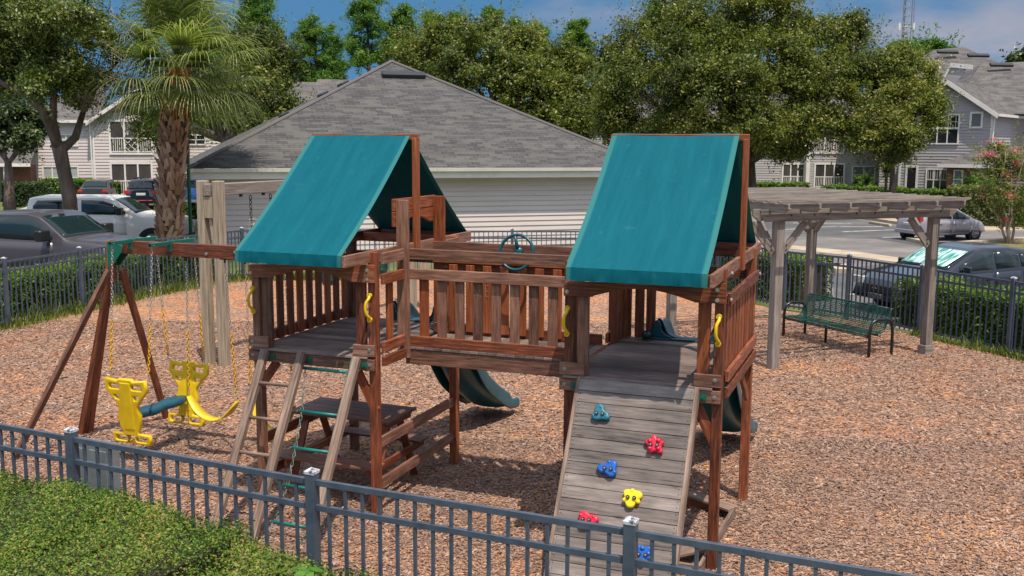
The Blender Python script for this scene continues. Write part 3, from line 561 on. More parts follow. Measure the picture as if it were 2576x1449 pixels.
# sandbox boards at the foot of the right tower
board('sandbox_seat', (2.90, 1.58, .11), (3.42, 1.28, .11), .17, .03, ladm, PS, up=(0, 0, 1)); board('sandbox_edge', (3.41, 1.36, .055), (3.35, -.22, .055), .035, .11, ladm, PS); board('sandbox_edge', (2.15, 1.62, .055), (3.41, 1.40, .055), .035, .11, stain, PS)
board('sandbox_seat', (3.02, -.10, .11), (3.36, .25, .11), .17, .03, ladm, PS); board('sandbox_edge', (2.15, -.2, .055), (3.35, -.22, .055), .035, .11, ladm, PS)
# swing beam, A-frame and its brackets
board('swing_beam', (-4.13, 1.05, 2.49), (-1.30, 1.05, 2.49), .085, .155, stain, PS)
top = Vector((-4.10, 1.05, 2.52))
for f, (tx, tz) in (((-4.86, .06, 0), (-4.13, 2.2)), ((-4.42, 2.22, 0), (-4.06, 2.2)), ((-4.92, 1.20, 0), (-4.17, 2.15)), ((-4.91, 1.30, 0), (-4.13, 2.5))):
    b0 = 1.05+(-.07 if f[1] < .5 else .07 if f[1] > 2 else (0 if f[1] < 1.3 else .02)); board('frame_leg', f, (tx, b0, tz), .085 if f[1] > .5 and f[1] < 2 else .05, .085, stain if f[1] > .5 else sunst, PS, up=(0, 1, 0))
    if f[1] < .5 or f[1] > 2: pass
vpost('frame_head', -4.15, 1.05, 2.05, 2.565, .05, .10, orange, PS)
ring = [(0, 0), (.055, 0), (.23, .20), (.23, .27), (0, .30)]
for b in (.97, 1.115): plate('frame_gusset', ring, [], .012, .003, greenp, PS, Matrix(((1, 0, 0, -4.13), (0, 0, 1, b), (0, 1, 0, 2.25), (0, 0, 0, 1))))
for a in (-3.80, -3.22):
    q = MB(); q.box(a-.022, a+.022, .66, 1.47, 2.585, 2.592); q.box(a-.024, a-.020, .66, 1.47, 2.55, 2.592); q.box(a+.020, a+.024, .66, 1.47, 2.55, 2.592)
    for b in (.995, 1.105): q.box(a-.03, a+.03, b-.004, b+.004, 2.47, 2.60)
    put('swing_bracket', q, greenp, PS, bevel=.0015)
    for b in (.70, 1.43): q = MB(); q.tube([(a-.03, b, 2.565), (a+.03, b, 2.565)], .010, 8); put('bolt', q, steel, PS)
for a, z in ((-3.95, 2.5), (-2.7, 2.46), (-2.3, 2.5), (-4.1, 2.42), (-4.1, 2.3)): bolt(PS, a, 1.0, z)
def at_ps(mb_builder): pass
def pthing(name, label, cat, a, b, z, group=None): return thing(name, label, cat, W(a, b, z), PTH, group)
# glider swing
GL = pthing('glider_swing', 'yellow two seat glider swing with blue centre beam hanging at the left end', 'swing', -3.46, 1.0, 0)
outer = [(-.29, .80), (-.30, .66), (-.21, .56), (-.145, .48), (-.14, .42), (-.165, .36), (-.15, .22), (-.11, .16), (-.115, .13), (-.27, .12), (-.27, 0), (.27, 0), (.27, .12), (.115, .13), (.11, .16), (.15, .22), (.165, .36), (.14, .42), (.145, .48), (.21, .56), (.30, .66), (.29, .80), (.12, .775), (.09, .80), (-.09, .80), (-.12, .775)]
holes = [rrect(-.235, -.085, .675, .735, .02), rrect(.085, .235, .675, .735, .02), [(-.19, .60), (-.10, .60), (-.11, .545), (-.155, .555)], [(.10, .60), (.19, .60), (.155, .555), (.11, .545)], rrect(-.225, -.065, .035, .095, .02), rrect(.065, .225, .035, .095, .02)]
for b, z0, tl in ((-.49, .235, 6), (.45, .215, -8)):
    mt = Matrix.Translation((0, b, z0)) @ Matrix.Rotation(R_(90+tl), 4, 'X')
    pl = plate('back_panel' if b > 0 else 'front_panel', outer, holes, .055, .016, yel, GL, mt, smooth=True, res=3)
    if True:
        q = MB(); q.box(-.085, .085, .17, .77, -.034, .034); put('panel_rib', q, yel, pl, bevel=.02)
q = MB(); st = [(-.46, .055, .04), (-.38, .06, .045), (-.33, .09, .05), (-.22, .125, .055), (-.08, .10, .05), (0, .085, .045), (.12, .11, .05), (.26, .12, .055), (.34, .085, .05), (.42, .055, .04)]; vs = []
for (y, wx, hz) in st:
    for i in range(10): t = 2*math.pi*i/10; vs.append((wx*math.copysign(abs(math.cos(t))**.6, math.cos(t)), y, .56+hz*math.copysign(abs(math.sin(t))**.6, math.sin(t))))
q.raw(vs, [(i*10+j, i*10+(j+1) % 10, (i+1)*10+(j+1) % 10, (i+1)*10+j) for i in range(len(st)-1) for j in range(10)]+[tuple(range(10)), tuple(range(90, 100))], .5)
put('seat_beam', q, bluep, GL, smooth=True)
for (x, b, bt, xt) in ((-.275, -.50, -.30, -.34), (.275, -.50, -.30, .24), (-.275, .50, .43, -.34), (.275, .50, .43, .24)):
    p0 = Vector((x, b, 1.03)); p1 = Vector((xt, bt, 2.56)); mid = p0.lerp(p1, .42)
    c1 = MB(); chain(c1, p0+Vector((0, 0, .05)), mid, .038, .014, .0058); put('chain_sleeve', c1, ychain, GL, smooth=True)
    c1 = MB(); chain(c1, mid, p1); put('chain', c1, chainm, GL, smooth=True); c1 = MB(); chain(c1, p0, p0+Vector((0, 0, .06))); put('shackle', c1, chainm, GL, smooth=True)
# belt swings
def belt(name, label, a0, a1, zE, zB, t0, t1, bb=1.05):
    T = pthing(name, label, 'swing', (a0+a1)/2, bb, 0, 'yellow belt swings on the red beam'); hw = (a1-a0)/2; mid = (a0+a1)/2
    q = MB(); n = 14; vs = []
    for i in range(n+1):
        u = -1+2*i/n; z = zB+(zE-zB)*abs(u)**2.2; wdt_ = .075 if abs(u) < .75 else .075-.04*(abs(u)-.75)/.25
        for s in (-1, 1): vs.append((hw*u, s*wdt_, z))
    q.raw(vs, [(2*i, 2*i+1, 2*i+3, 2*i+2) for i in range(n)], .5); o = put('seat', q, yel, T, smooth=True); sd = o.modifiers.new('s', 'SOLIDIFY'); sd.thickness = .016
    for s, tt in ((-1, t0), (1, t1)):
        p0 = Vector((s*hw, 0, zE)); p1 = Vector((tt-mid, 0, 2.36)); m_ = p0.lerp(p1, .5)
        c1 = MB(); chain(c1, p0+Vector((0, 0, .07)), m_, .038, .014, .0058); put('chain_sleeve', c1, ychain, T, smooth=True)
        c1 = MB(); chain(c1, m_, p1); put('chain', c1, chainm, T, smooth=True); c1 = MB(); chain(c1, p0, p0+Vector((0, 0, .08))); put('shackle', c1, chainm, T, smooth=True)
        c1 = MB(); c1.tube([p1+Vector((0, 0, .0)), p1+Vector((0, 0, .055))], .012, 8); c1.box(p1.x-.05, p1.x+.05, -.03, .03, 2.400, 2.411); put('hanger', c1, mat('dark_steel', (.05, .045, .045), .5, .6), T)
belt('belt_swing', 'yellow belt swing hanging nearest the glider', -3.07, -2.38, .72, .47, -3.03, -2.48)
belt('belt_swing', 'yellow belt swing half hidden behind the wooden ladder', -2.17, -1.60, .74, .42, -2.20, -1.66)
# rope ladder
RL = pthing('chain_ladder', 'chain ladder with green rungs between the weathered ladder poles', 'ladder', 0, 0, 0)
RG_ = [(-.705, -.13, -.17, 1.51), (-.63, -.325, -.13, 1.12), (-.60, -.50, -.10, .80), (-.585, -.68, -.12, .48), (-.66, -.79, -.25, .14)]
for i, (aL, b, aR, z) in enumerate(RG_):
    q = MB(); q.tube([(aL, b, z), (aR, b, z)], .0165, 12); o = put('rung', q, tealm, RL, smooth=True); q = MB(); q.tube([(aL-.02, b, z), (aL, b, z)], .009, 8); q.tube([(aR, b, z), (aR+.02, b, z)], .009, 8); put('rung_end', q, steel, o)
for k in (0, 2):
    q = MB()
    for i in range(4):
        p = Vector((RG_[i][k]+(.04 if k == 0 else -.02), RG_[i][1], RG_[i][3])); r_ = Vector((RG_[i+1][k]+(.04 if k == 0 else -.02), RG_[i+1][1], RG_[i+1][3])); chain(q, p, r_, .042, .014, .0038)
    p = Vector((RG_[4][k]+.03, RG_[4][1], .14)); chain(q, p, p+Vector((-.06, -.12, -.13)), .042, .014, .0038)
    put('chain', q, mat('green_chain', rough=.45, cols=[(.4, (.01, .12, .09)), (.6, (.3, .3, .28))], scale=9), RL, smooth=True)
# picnic table under the left tower
PT = pthing('picnic_table', 'dark red wooden picnic table under the left tower', 'table', -.7, .85, 0)
q = MB()
for i in range(5): q.box(-.62, .62, -.33+i*.134, -.33+i*.134+.128, .815, .84)
put('table_top', q, stain if False else mat('table_cedar', rough=.55, cols=[(.3, (.07, .030, .022)), (.5, (.17, .075, .05)), (.7, (.28, .14, .10))], scale=3, stretch=(1.2, 14, 14), rndfac=.2, bump=.3), PT, bevel=.002)  # dull red-brown cedar of the table top and seats
for b0 in (-.65, .42):
    q = MB()
    for i in range(2): q.box(-.62, .62, b0+i*.115, b0+i*.115+.11, .40, .425)
    put('bench_seat', q, MATS['table_cedar'], PT, bevel=.002)
for x in (-.50, .50):
    for s in (-1, 1): board('leg', (x, .12*s, .80), (x, .50*s, 0), .035, .085, stain, PT, up=(1, 0, 0))
    board('cross_beam', (x+.04, -.64, .36), (x+.04, .64, .36), .035, .085, stain, PT); board('cross_beam', (x+.04, -.32, .77), (x+.04, .32, .77), .035, .08, stain, PT)
# small green ball lying on the right deck
q = MB(); q.ball((0, 0, .055), .055, 16, 10); q.tube([(0, 0, 0), (0, 0, .012)], .05, 14)
tag(put('ball', q, mat('bottle_green', (.005, .04, .035), .15), smooth=True, mtx=Matrix.Translation(W(2.36, 1.80, 1.672))), 'small dark green glossy ball on the right tower deck', 'ball')
# letters scratched into the bridge boards
scr = mat('scratched_wood', (.34, .21, .15), .8)
def scratch(pts_list, b):
    q = MB()
    for P in pts_list: q.tube([(a, b, z) for a, z in P], .0035, 5)
    return put('carved_letter', q, scr, PS)
scratch([[(.872, 2.292), (.893, 2.218), (.915, 2.295)]], .6185)
scratch([[(.705, 2.225), (.675, 2.225), (.682, 2.105), (.712, 2.102)], [(.678, 2.165), (.704, 2.165)]], 1.3545)
scratch([[(.205+.018, 2.452), (.205, 2.458), (.187, 2.445), (.184, 2.425), (.19, 2.408), (.206, 2.402), (.222, 2.408)]], 1.385)
# ------------------------------------------------------------------ fences
def fence(name, label, pts, H=1.36, pitch=.14, posts=None, pk=.0115, rail=(.024, .016), gr=None, skip_last=False):
    T = thing(name, label, 'fence', (pts[0][0], pts[0][1], 0)); o0 = Vector((pts[0][0], pts[0][1], 0))
    for i, p in enumerate(pts):
        c = Vector((p[0], p[1], 0))-o0; q = MB(); rz = math.atan2(pts[min(i+1, len(pts)-1)][1]-pts[max(i-1, 0)][1], pts[min(i+1, len(pts)-1)][0]-pts[max(i-1, 0)][0]); m = Matrix.Translation(c) @ Matrix.Rotation(rz, 4, 'Z')
        q.box(-.039, .039, -.039, .039, -.05, H+.045); po = put('post', q, fencem, T, m, bevel=.004)
        q = MB(); q.box(-.042, .042, -.042, .042, H+.045, H+.065); q.raw([(-.042, -.042, H+.065), (.042, -.042, H+.065), (.042, .042, H+.065), (-.042, .042, H+.065), (-.012, -.012, H+.085), (.012, -.012, H+.085), (.012, .012, H+.085), (-.012, .012, H+.085)], [(0, 1, 5, 4), (1, 2, 6, 5), (2, 3, 7, 6), (3, 0, 4, 7), (4, 5, 6, 7)]); put('post_cap', q, capm, po)
    for p, r_ in zip(pts[:-1], pts[1:]):
        a = Vector((p[0], p[1], 0)); b = Vector((r_[0], r_[1], 0)); L = (b-a).length; m = Matrix.Translation(a-o0) @ Matrix.Rotation(math.atan2(b.y-a.y, b.x-a.x), 4, 'Z'); q = MB()
        for z in (H-.018, H-.205, .12): q.box(.034, L-.034, -rail[1], rail[1], z-rail[0]*.9, z+rail[0]*.9, r=.5)
        n = int(round(L/pitch))
        for i in range(1, n): x = L*i/n; q.box(x-pk, x+pk, -pk, pk, .06, H-.03, r=.5)
        put('panel', q, fencem, T, m, bevel=.0015 if L < 3 and pts is FN else 0)
    return T
fence('metal_fence', 'blue grey metal picket fence running across the foreground in front of the playset', FN)
fence('metal_fence', 'blue grey metal picket fence on the left between the swings and the dark pickup', [(-14.9, 12.3), (-10.95, 18.1), (-10.25, 20.15), (-9.64, 22.29), (-9.0, 24.85), (-7.46, 27.68)], pitch=.135)
fence('metal_fence', 'dark metal picket fence running along behind the playset before the garage wall', [(-7.46, 27.70), (-5.0, 27.73), (-2.5, 27.77), (0, 27.81), (2.3, 27.85), (4.3, 27.88)], pitch=.135)
fence('metal_fence', 'dark metal picket fence on the right behind the pergola and green bench', [(4.3, 27.88), (5.2, 25.2), (6.22, 22.72), (7.27, 21.55), (8.1, 19.69), (8.95, 17.78), (9.85, 15.6), (10.8, 13.4)], pitch=.128)
# grey utility cabinet just behind the foreground fence
U = thing('utility_box', 'grey metal utility box standing behind the foreground fence post at far left', 'utility box', (-3.62, 8.32, 0), -.42)
um = mat('grey_cabinet', rough=.5, cols=[(.3, (.14, .16, .18)), (.7, (.24, .26, .27))], scale=4)
q = MB(); q.box(-.26, .24, 0, .12, 0, 1.20); put('cabinet', q, um, U, bevel=.01)
q = MB(); q.box(-.23, -.02, -.012, -.001, .78, 1.15); q.box(.02, .21, -.012, -.001, .78, 1.15); put('door', q, um, U, bevel=.003)
q = MB(); q.box(-.265, .245, -.012, .125, .70, .725); put('band', q, um, U)
# ------------------------------------------------------------------ hedges
def hedge_leaves(boxes, n, size, bump=.08):
    """boxes: (P0,P1,width,height) strips; leaves on top and side surfaces"""
    V = []; Rn = []; area = [((Vector(b[1])-Vector(b[0])).length)*(b[2]+2*b[3]) for b in boxes]; tot = sum(area)
    for bx, ar in zip(boxes, area):
        k = int(n*ar/tot); P0 = np.array(bx[0][:2], float); P1 = np.array(bx[1][:2], float); L = np.linalg.norm(P1-P0); d = (P1-P0)/L; nn = np.array([-d[1], d[0]]); wd, hh = bx[2], bx[3]
        s = RG.uniform(-.02, 1.02, k)*L; per = RG.uniform(0, 2*hh+wd, k); u = np.where(per < hh, -wd/2, np.where(per < hh+wd, per-hh-wd/2, wd/2)); z = np.where(per < hh, per, np.where(per < hh+wd, hh, 2*hh+wd-per))
        f = np.sin(s*2.3+u*3)*.35+np.sin(s*5.1-z*4+u*5)*.35+np.sin(s*11+u*9+z*8)*.2; ins = bump*f+RG.normal(0, .03, k)-RG.exponential(.055, k)*1.0
        top = (per >= hh) & (per < hh+wd); edge = np.clip(1-np.minimum(wd/2-np.abs(u), 9)/.18, 0, 1)*np.where(top, 1, 0)
        z = np.where(top, z+ins-edge*.06, z); u = np.where(top, u, u*(1+(ins-.03*np.clip((z-hh+.15)/.15, 0, 1))/(wd/2)))
        c = np.stack([P0[0]+d[0]*s+nn[0]*u, P0[1]+d[1]*s+nn[1]*u, np.maximum(z, .02)], 1)
        q, r = leafquads(c, size, up=np.where(top, 1.1, .35), out=np.stack([nn[0]*np.sign(u)*~top, nn[1]*np.sign(u)*~top, np.zeros(k)], 1)*1.0)
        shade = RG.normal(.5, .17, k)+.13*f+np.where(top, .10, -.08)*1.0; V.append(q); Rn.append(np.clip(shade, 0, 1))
    return np.concatenate(V), np.concatenate(Rn)
def leafquads(c, size, up=.4, out=None, asp=.55):
    n = len(c); nr = RG.normal(0, .6, (n, 3)); nr[:, 2] += up
    if out is not None: nr += out
    nr /= np.linalg.norm(nr, axis=1)[:, None]+1e-9; t = RG.normal(0, 1, (n, 3)); u = np.cross(nr, t); u /= np.linalg.norm(u, axis=1)[:, None]+1e-9; v = np.cross(nr, u)
    s = (size*RG.uniform(.6, 1.35, n))[:, None]; u = u*s; v = v*s*asp
    q = np.stack([c-u, c-v*.9+u*.1, c+u, c+v*.9+u*.1], 1); return q, n
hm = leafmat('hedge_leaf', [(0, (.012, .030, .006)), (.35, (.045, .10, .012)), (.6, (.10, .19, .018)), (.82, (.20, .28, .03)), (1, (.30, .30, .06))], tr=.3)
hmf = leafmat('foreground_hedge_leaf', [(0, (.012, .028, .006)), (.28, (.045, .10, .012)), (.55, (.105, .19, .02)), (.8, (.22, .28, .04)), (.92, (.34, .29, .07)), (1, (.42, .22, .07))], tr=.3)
hd = leafmat('dark_hedge_leaf', [(0, (.008, .018, .006)), (.4, (.022, .048, .010)), (.75, (.05, .09, .016)), (1, (.13, .14, .03))], tr=.2)
tw = mat('hedge_stem_and_shade', rough=.9, cols=[(.3, (.012, .010, .006)), (.7, (.05, .04, .022))], scale=14)  # dark brown of bush stems and of the hedges' painted inner shade
def hedge(label, boxes, n, size, m=None, group=None, name='hedge', cat='hedge', grass=0, core=.12, bump=.08):
    T = thing(name, label, cat, (boxes[0][0][0], boxes[0][0][1], 0), group=group); o = np.array([boxes[0][0][0], boxes[0][0][1], 0])
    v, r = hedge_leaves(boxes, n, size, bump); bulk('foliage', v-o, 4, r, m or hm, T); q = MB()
    for bx in boxes:
        a = Vector((bx[0][0], bx[0][1], 0))-Vector(o); b = Vector((bx[1][0], bx[1][1], 0))-Vector(o); L = (b-a).length; mt = Matrix.Translation(a) @ Matrix.Rotation(math.atan2(b.y-a.y, b.x-a.x), 4, 'Z'); nx = max(2, int(L/.3)); w_ = bx[2]/2-core; h_ = bx[3]-core
        if w_ > .05 and h_ > .05:
            for i in range(nx): x0 = core+(L-2*core)*i/nx; x1 = core+(L-2*core)*(i+1)/nx; e = random.uniform(-.03, .03); q.box(x0, x1+.01, -w_+e, w_-e, .02, h_+random.uniform(-.05, .02), mt)
    if q.v: put('stem_or_shade_core', q, tw, T)  # dark boxes inside the leaves, standing in for the hedge's inner shade
    return T
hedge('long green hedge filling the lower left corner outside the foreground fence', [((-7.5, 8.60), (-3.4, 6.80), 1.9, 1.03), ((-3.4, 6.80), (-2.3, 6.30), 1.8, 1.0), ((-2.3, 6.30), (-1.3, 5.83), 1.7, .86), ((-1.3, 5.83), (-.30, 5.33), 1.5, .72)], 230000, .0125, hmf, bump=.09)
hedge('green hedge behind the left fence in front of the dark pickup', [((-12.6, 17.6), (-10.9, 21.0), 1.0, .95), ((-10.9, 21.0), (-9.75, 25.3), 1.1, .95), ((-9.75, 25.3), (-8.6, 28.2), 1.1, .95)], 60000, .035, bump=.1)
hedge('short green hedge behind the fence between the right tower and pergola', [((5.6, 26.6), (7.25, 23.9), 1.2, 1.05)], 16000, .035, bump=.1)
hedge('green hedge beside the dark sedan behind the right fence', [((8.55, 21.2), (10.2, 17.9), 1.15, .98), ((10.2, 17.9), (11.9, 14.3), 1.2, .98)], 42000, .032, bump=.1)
# long untidy grass at the fence feet
gm = leafmat('grass_blade', [(0, (.05, .09, .015)), (.4, (.12, .18, .03)), (.7, (.25, .26, .06)), (1, (.42, .36, .16))], tr=.3)
def blades(paths, n, h, m=gm, name='grass'):
    V = []; tot = sum((Vector(b)-Vector(a)).length for a, b, *_ in paths)
    for a, b, wd in paths:
        a = np.array(a[:2]); b = np.array(b[:2]); L = np.linalg.norm(b-a); k = int(n*L/tot); cl = RG.uniform(0, 1, max(3, k//40)); s = np.clip(RG.choice(cl, k)+RG.normal(0, .13/L, k), 0, 1); off = RG.normal(0, wd, k); d = (b-a)/L
        x = a[0]+d[0]*s*L-d[1]*off; y = a[1]+d[1]*s*L+d[0]*off; th = RG.uniform(0, 6.28, k); hh = h*RG.gamma(4, .25, k); ln = RG.uniform(.1, .7, k)*hh; w_ = .006+.004*RG.random(k)
        p = np.stack([x, y, np.zeros(k)], 1); tip = p+np.stack([np.cos(th)*ln, np.sin(th)*ln, hh], 1); sd = np.stack([-np.sin(th)*w_, np.cos(th)*w_, np.zeros(k)], 1); mid = (p+tip)/2+np.stack([0*x, 0*x, hh*.15], 1)
        V.append(np.stack([p-sd, p+sd, mid+sd*.8, tip, mid-sd*.8], 1))
    V = np.concatenate(V); o = bulk(name, V, 5, np.clip(RG.beta(2, 2, len(V)), 0, 1), m); o['kind'] = 'stuff'; return o
blades([((-11.2, 18.2), (-10.3, 20.15), .16), ((-10.3, 20.15), (-9.67, 22.3), .18), ((-9.67, 22.3), (-9.0, 24.85), .20), ((-9.0, 24.85), (-7.6, 27.5), .22), ((-7.4, 27.5), (-4.6, 27.6), .1)], 11000, .13)['label'] = 'untidy green grass at the foot of the left fence'
blades([((8.0, 19.7), (8.85, 17.8), .05), ((8.85, 17.8), (9.8, 15.7), .05), ((9.72, 14.9), (9.8, 14.6), .12)], 1500, .10)['label'] = 'thin weeds at the foot of the right fence'
# ------------------------------------------------------------------ pergola
PGth = math.atan2(17.94-16.67, 7.52-4.42); PG = thing('pergola', 'weathered grey timber pergola with notched rafters and four posts over the green bench', 'pergola', (4.42, 16.67, 0), PGth)
LA, LB = 3.35, 3.30
for i, (a, b) in enumerate(((0, 0), (LA, 0), (0, LB), (LA, LB))):
    p = vpost('post', a, b, -.05, 2.50, .155, .155, gray, PG, bevel=.006)
    if i: q = MB(); q.box(a-.10, a+.10, b-.10, b+.10, -.02, .17); put('post_base', q, gray, p if False else PG, bevel=.006)
def pbeam(name, p1, p2, wy, h, tail=.0, m=gray):
    mt, L = frame_mtx(p1, p2); q = MB(); c = .11; poly = [(c, -h/2), (L-c, -h/2), (L, -h*.05), (L, h/2), (0, h/2), (0, -h*.05)]
    qq = MB(); qq.prism(poly, wy, Matrix.Translation((0, -wy/2, 0))); return put(name, qq, m, PG, mt, bevel=.004)
for b in (-.105, .105, LB-.105, LB+.105): pbeam('beam', (-.45, b, 2.60), (LA+.40, b, 2.60), .045, .20)
for i in range(7): a = -.28+i*(LA+.34)/6; pbeam('rafter', (a, -.62, 2.74) if True else 0, (a, LB+.62, 2.74), .04, .15)
for i in range(15): b = -.56+i*(LB+1.12)/14; pbeam('slat', (-.45, b, 2.835), (LA+.24, b, 2.835), .04, .055)
for (a, b) in ((0, 0), (LA, 0), (0, LB), (LA, LB)):
    for da, db in ((1, 0), (-1, 0), (0, 1), (0, -1)):
        inner = (da > 0 and a == 0) or (da < 0 and a > 0) or (db > 0 and b == 0) or (db < 0 and b > 0)
        if not inner and not (da < 0 and a == 0) : continue
        if db and False: continue
        board('knee_brace', (a+da*.10, b+db*.10, 1.98), (a+da*.55, b+db*.55, 2.48), .045, .12, gray, PG, up=(-da, -db, 1))
for a in (.15, .62, .9, 1.5, 1.9, 2.5, LA+.02, LA+.02): q = MB(); q.tube([(a, -.135, 2.6), (a, -.122, 2.6)], .017, 8); put('bolt', q, mat('dark_steel'), PG)
for a, b in ((0, 0), (LA, 0)):
    for s in (-1, 1):
        for z in (2.02, 2.10): q = MB(); q.tube([(a+s*.15, b-.035, z), (a+s*.15, b-.028, z)], .014, 8); put('bolt', q, mat('dark_steel'), PG)
# ------------------------------------------------------------------ bench (perforated)
bp0 = Vector((5.33, 19.53, 0)); bp1 = Vector((6.33, 17.57, 0)); bth = math.atan2(bp1.y-bp0.y, bp1.x-bp0.x); BL = (bp1-bp0).length
BN = thing('park_bench', 'dark green perforated metal bench with black tube arms under the pergola', 'bench', bp0, bth)
bgm = mat('green_coated_mesh', rough=.45, cols=[(.3, (.003, .032, .024)), (.7, (.004, .065, .045))], scale=7); blk = mat('black_tube', (.012, .013, .018), .3)
prof = [(.05, .355), (.04, .40), (.06, .425), (.16, .415), (.30, .40), (.40, .42), (.455, .48), (.50, .58), (.545, .70), (.585, .80), (.60, .83), (.62, .83)]
def perf(name, pr, x0, x1, pitch=.034, bar=.011):
    q = MB(); seg = []; P = [Vector((0, y, z)) for y, z in pr]; d = [0]
    for a, b in zip(P[:-1], P[1:]): d.append(d[-1]+(b-a).length)
    def at(s):
        for i in range(len(P)-1):
            if s <= d[i+1]+1e-6: t = (s-d[i])/(d[i+1]-d[i]); return P[i].lerp(P[i+1], t)
        return P[-1]
    nx = int((x1-x0)/pitch); ns = int(d[-1]/pitch)
    for i in range(nx+1):
        x = x0+(x1-x0)*i/nx
        for k in range(ns*1):
            a = at(d[-1]*k/ns); b = at(d[-1]*(k+1)/ns); q.face([(x-bar/2, a.y, a.z), (x+bar/2, a.y, a.z), (x+bar/2, b.y, b.z), (x-bar/2, b.y, b.z)], .5)
    for k in range(ns+1):
        a = at(max(0, d[-1]*k/ns-bar/2)); b = at(min(d[-1], d[-1]*k/ns+bar/2)); q.face([(x0, a.y, a.z), (x1, a.y, a.z), (x1, b.y, b.z), (x0, b.y, b.z)], .5)
    o = put(name, q, bgm, BN, fx=False); s = o.modifiers.new('s', 'SOLIDIFY'); s.thickness = .004; return o
perf('seat', prof[:6], .06, BL-.06, bar=.017); perf('backrest', prof[5:], .06, BL-.06, bar=.012)
for x in (.05, BL-.05): q = MB(); q.tube([(x, y, z) for y, z in prof], .014, 8); put('edge_frame', q, bgm, BN, smooth=True)
q = MB(); q.tube([(.05, .05, .36), (BL-.05, .05, .36)], .014, 8); put('edge_frame', q, bgm, BN, smooth=True); q = MB(); q.tube([(.05, .62, .83), (BL-.05, .62, .83)], .014, 8); put('edge_frame', q, bgm, BN, smooth=True)
for i in range(1, 4): x = BL*i/4; q = MB(); q.tube([(x, y+.012, z-.012) for y, z in prof[1:]], .010, 8); put('rib', q, bgm, BN, smooth=True)
for x in (.0, BL):
    q = MB(); q.tube([(x, .04, 0), (x, .04, .45), (x, .055, .55), (x, .10, .63), (x, .20, .67), (x, .42, .66), (x, .52, .63), (x, .58, .55), (x, .60, .40), (x, .60, 0)], .028, 12); put('arm_frame', q, blk, BN, smooth=True)
q = MB(); q.tube([(0, .30, .37), (BL, .30, .37)], .018, 8); put('stretcher', q, blk, BN, smooth=True)
for x in (BL*.38,): q = MB(); q.tube([(x, .34, 0), (x, .34, .38)], .026, 10); put('leg', q, blk, BN, smooth=True)
# ------------------------------------------------------------------ grey timber swing set behind
A_ = Vector((-5.02, 16.78, 0)); B_ = Vector((-2.15, 22.9, 0)); gth = math.atan2(B_.y-A_.y, B_.x-A_.x); GL_ = (B_-A_).length
GS = thing('timber_swing_set', 'tall bleached timber swing frame standing behind the left tower', 'swing set', A_, gth)
for x in (0, GL_):
    for s in (-1, 1): vpost('post', x, s*.16 if x else s*.165, -.1, 3.12, .17, .15, cream, GS, bevel=.012)
    vpost('spacer', x, 0, 2.50, 2.86, .16, .17, cream, GS, bevel=.006)
    if x == 0: board('brace', (.02, .0, 2.50), (.02, -.09, 1.9), .12, .06, cream, GS)
board('top_beam', (-.10, 0, 2.97), (GL_+.1, 0, 2.97), .14, .20, gray, GS, bevel=.01)
for x in (.75, 1.35, 2.2, 2.9, 3.9, 4.7, 5.4, 6.1):
    q = MB(); q.tube([(x, 0, 2.87), (x, 0, 2.82)], .03, 8); put('hanger', q, mat('rusty_steel', (.07, .045, .035), .7, .4), GS)
def gswing(label, x0, x1, z, bucket):
    o = A_+Vector((math.cos(gth)*(x0+x1)/2, math.sin(gth)*(x0+x1)/2, 0)); T = thing('bucket_swing' if bucket else 'tyre_swing', label, 'swing', o, gth, 'swings on the timber frame'); hw = (x1-x0)/2
    for s in (-1, 1):
        q = MB(); chain(q, (s*hw*.55, 0, z+.32), (s*hw, 0, 2.45), .05, .016, .005); q2 = MB(); put('chain', q, mat('rusty_chain', (.10, .07, .06), .6, .5), T, smooth=True); chain(q2, (s*hw, 0, 2.45), (s*hw, 0, 2.83), .07, .024, .009); put('chain', q2, mat('rusty_steel'), T, smooth=True)
    q = MB()
    gb_ = mat('dark_green_rubber', (.006, .07, .05), .45)
    ring = [(.17*math.cos(2*math.pi*i/20), .15*math.sin(2*math.pi*i/20), z+.30) for i in range(20)]; q.tube(ring, .018, 8, closed=True)
    vs = []
    for k, (r, zz) in enumerate(((.17, .30), (.17, .12), (.13, .02), (.03, 0))): vs += [(r*math.cos(2*math.pi*i/20), r*.9*math.sin(2*math.pi*i/20), z+zz) for i in range(20)]
    q.raw(vs, [(k*20+i, k*20+(i+1) % 20, (k+1)*20+(i+1) % 20, (k+1)*20+i) for k in range(3) for i in range(20) if not (k == 0 and i % 10 in (2, 3, 4))], .5); put('seat', q, gb_, T, smooth=True)
gswing('green bucket swing on the nearer half of the bleached frame', 1.0, 1.55, .95, 1); gswing('green bucket swing at the middle of the bleached frame', 3.0, 3.55, .95, 1); gswing('green bucket swing nearest the far posts of the bleached frame', 4.9, 5.45, .95, 1)
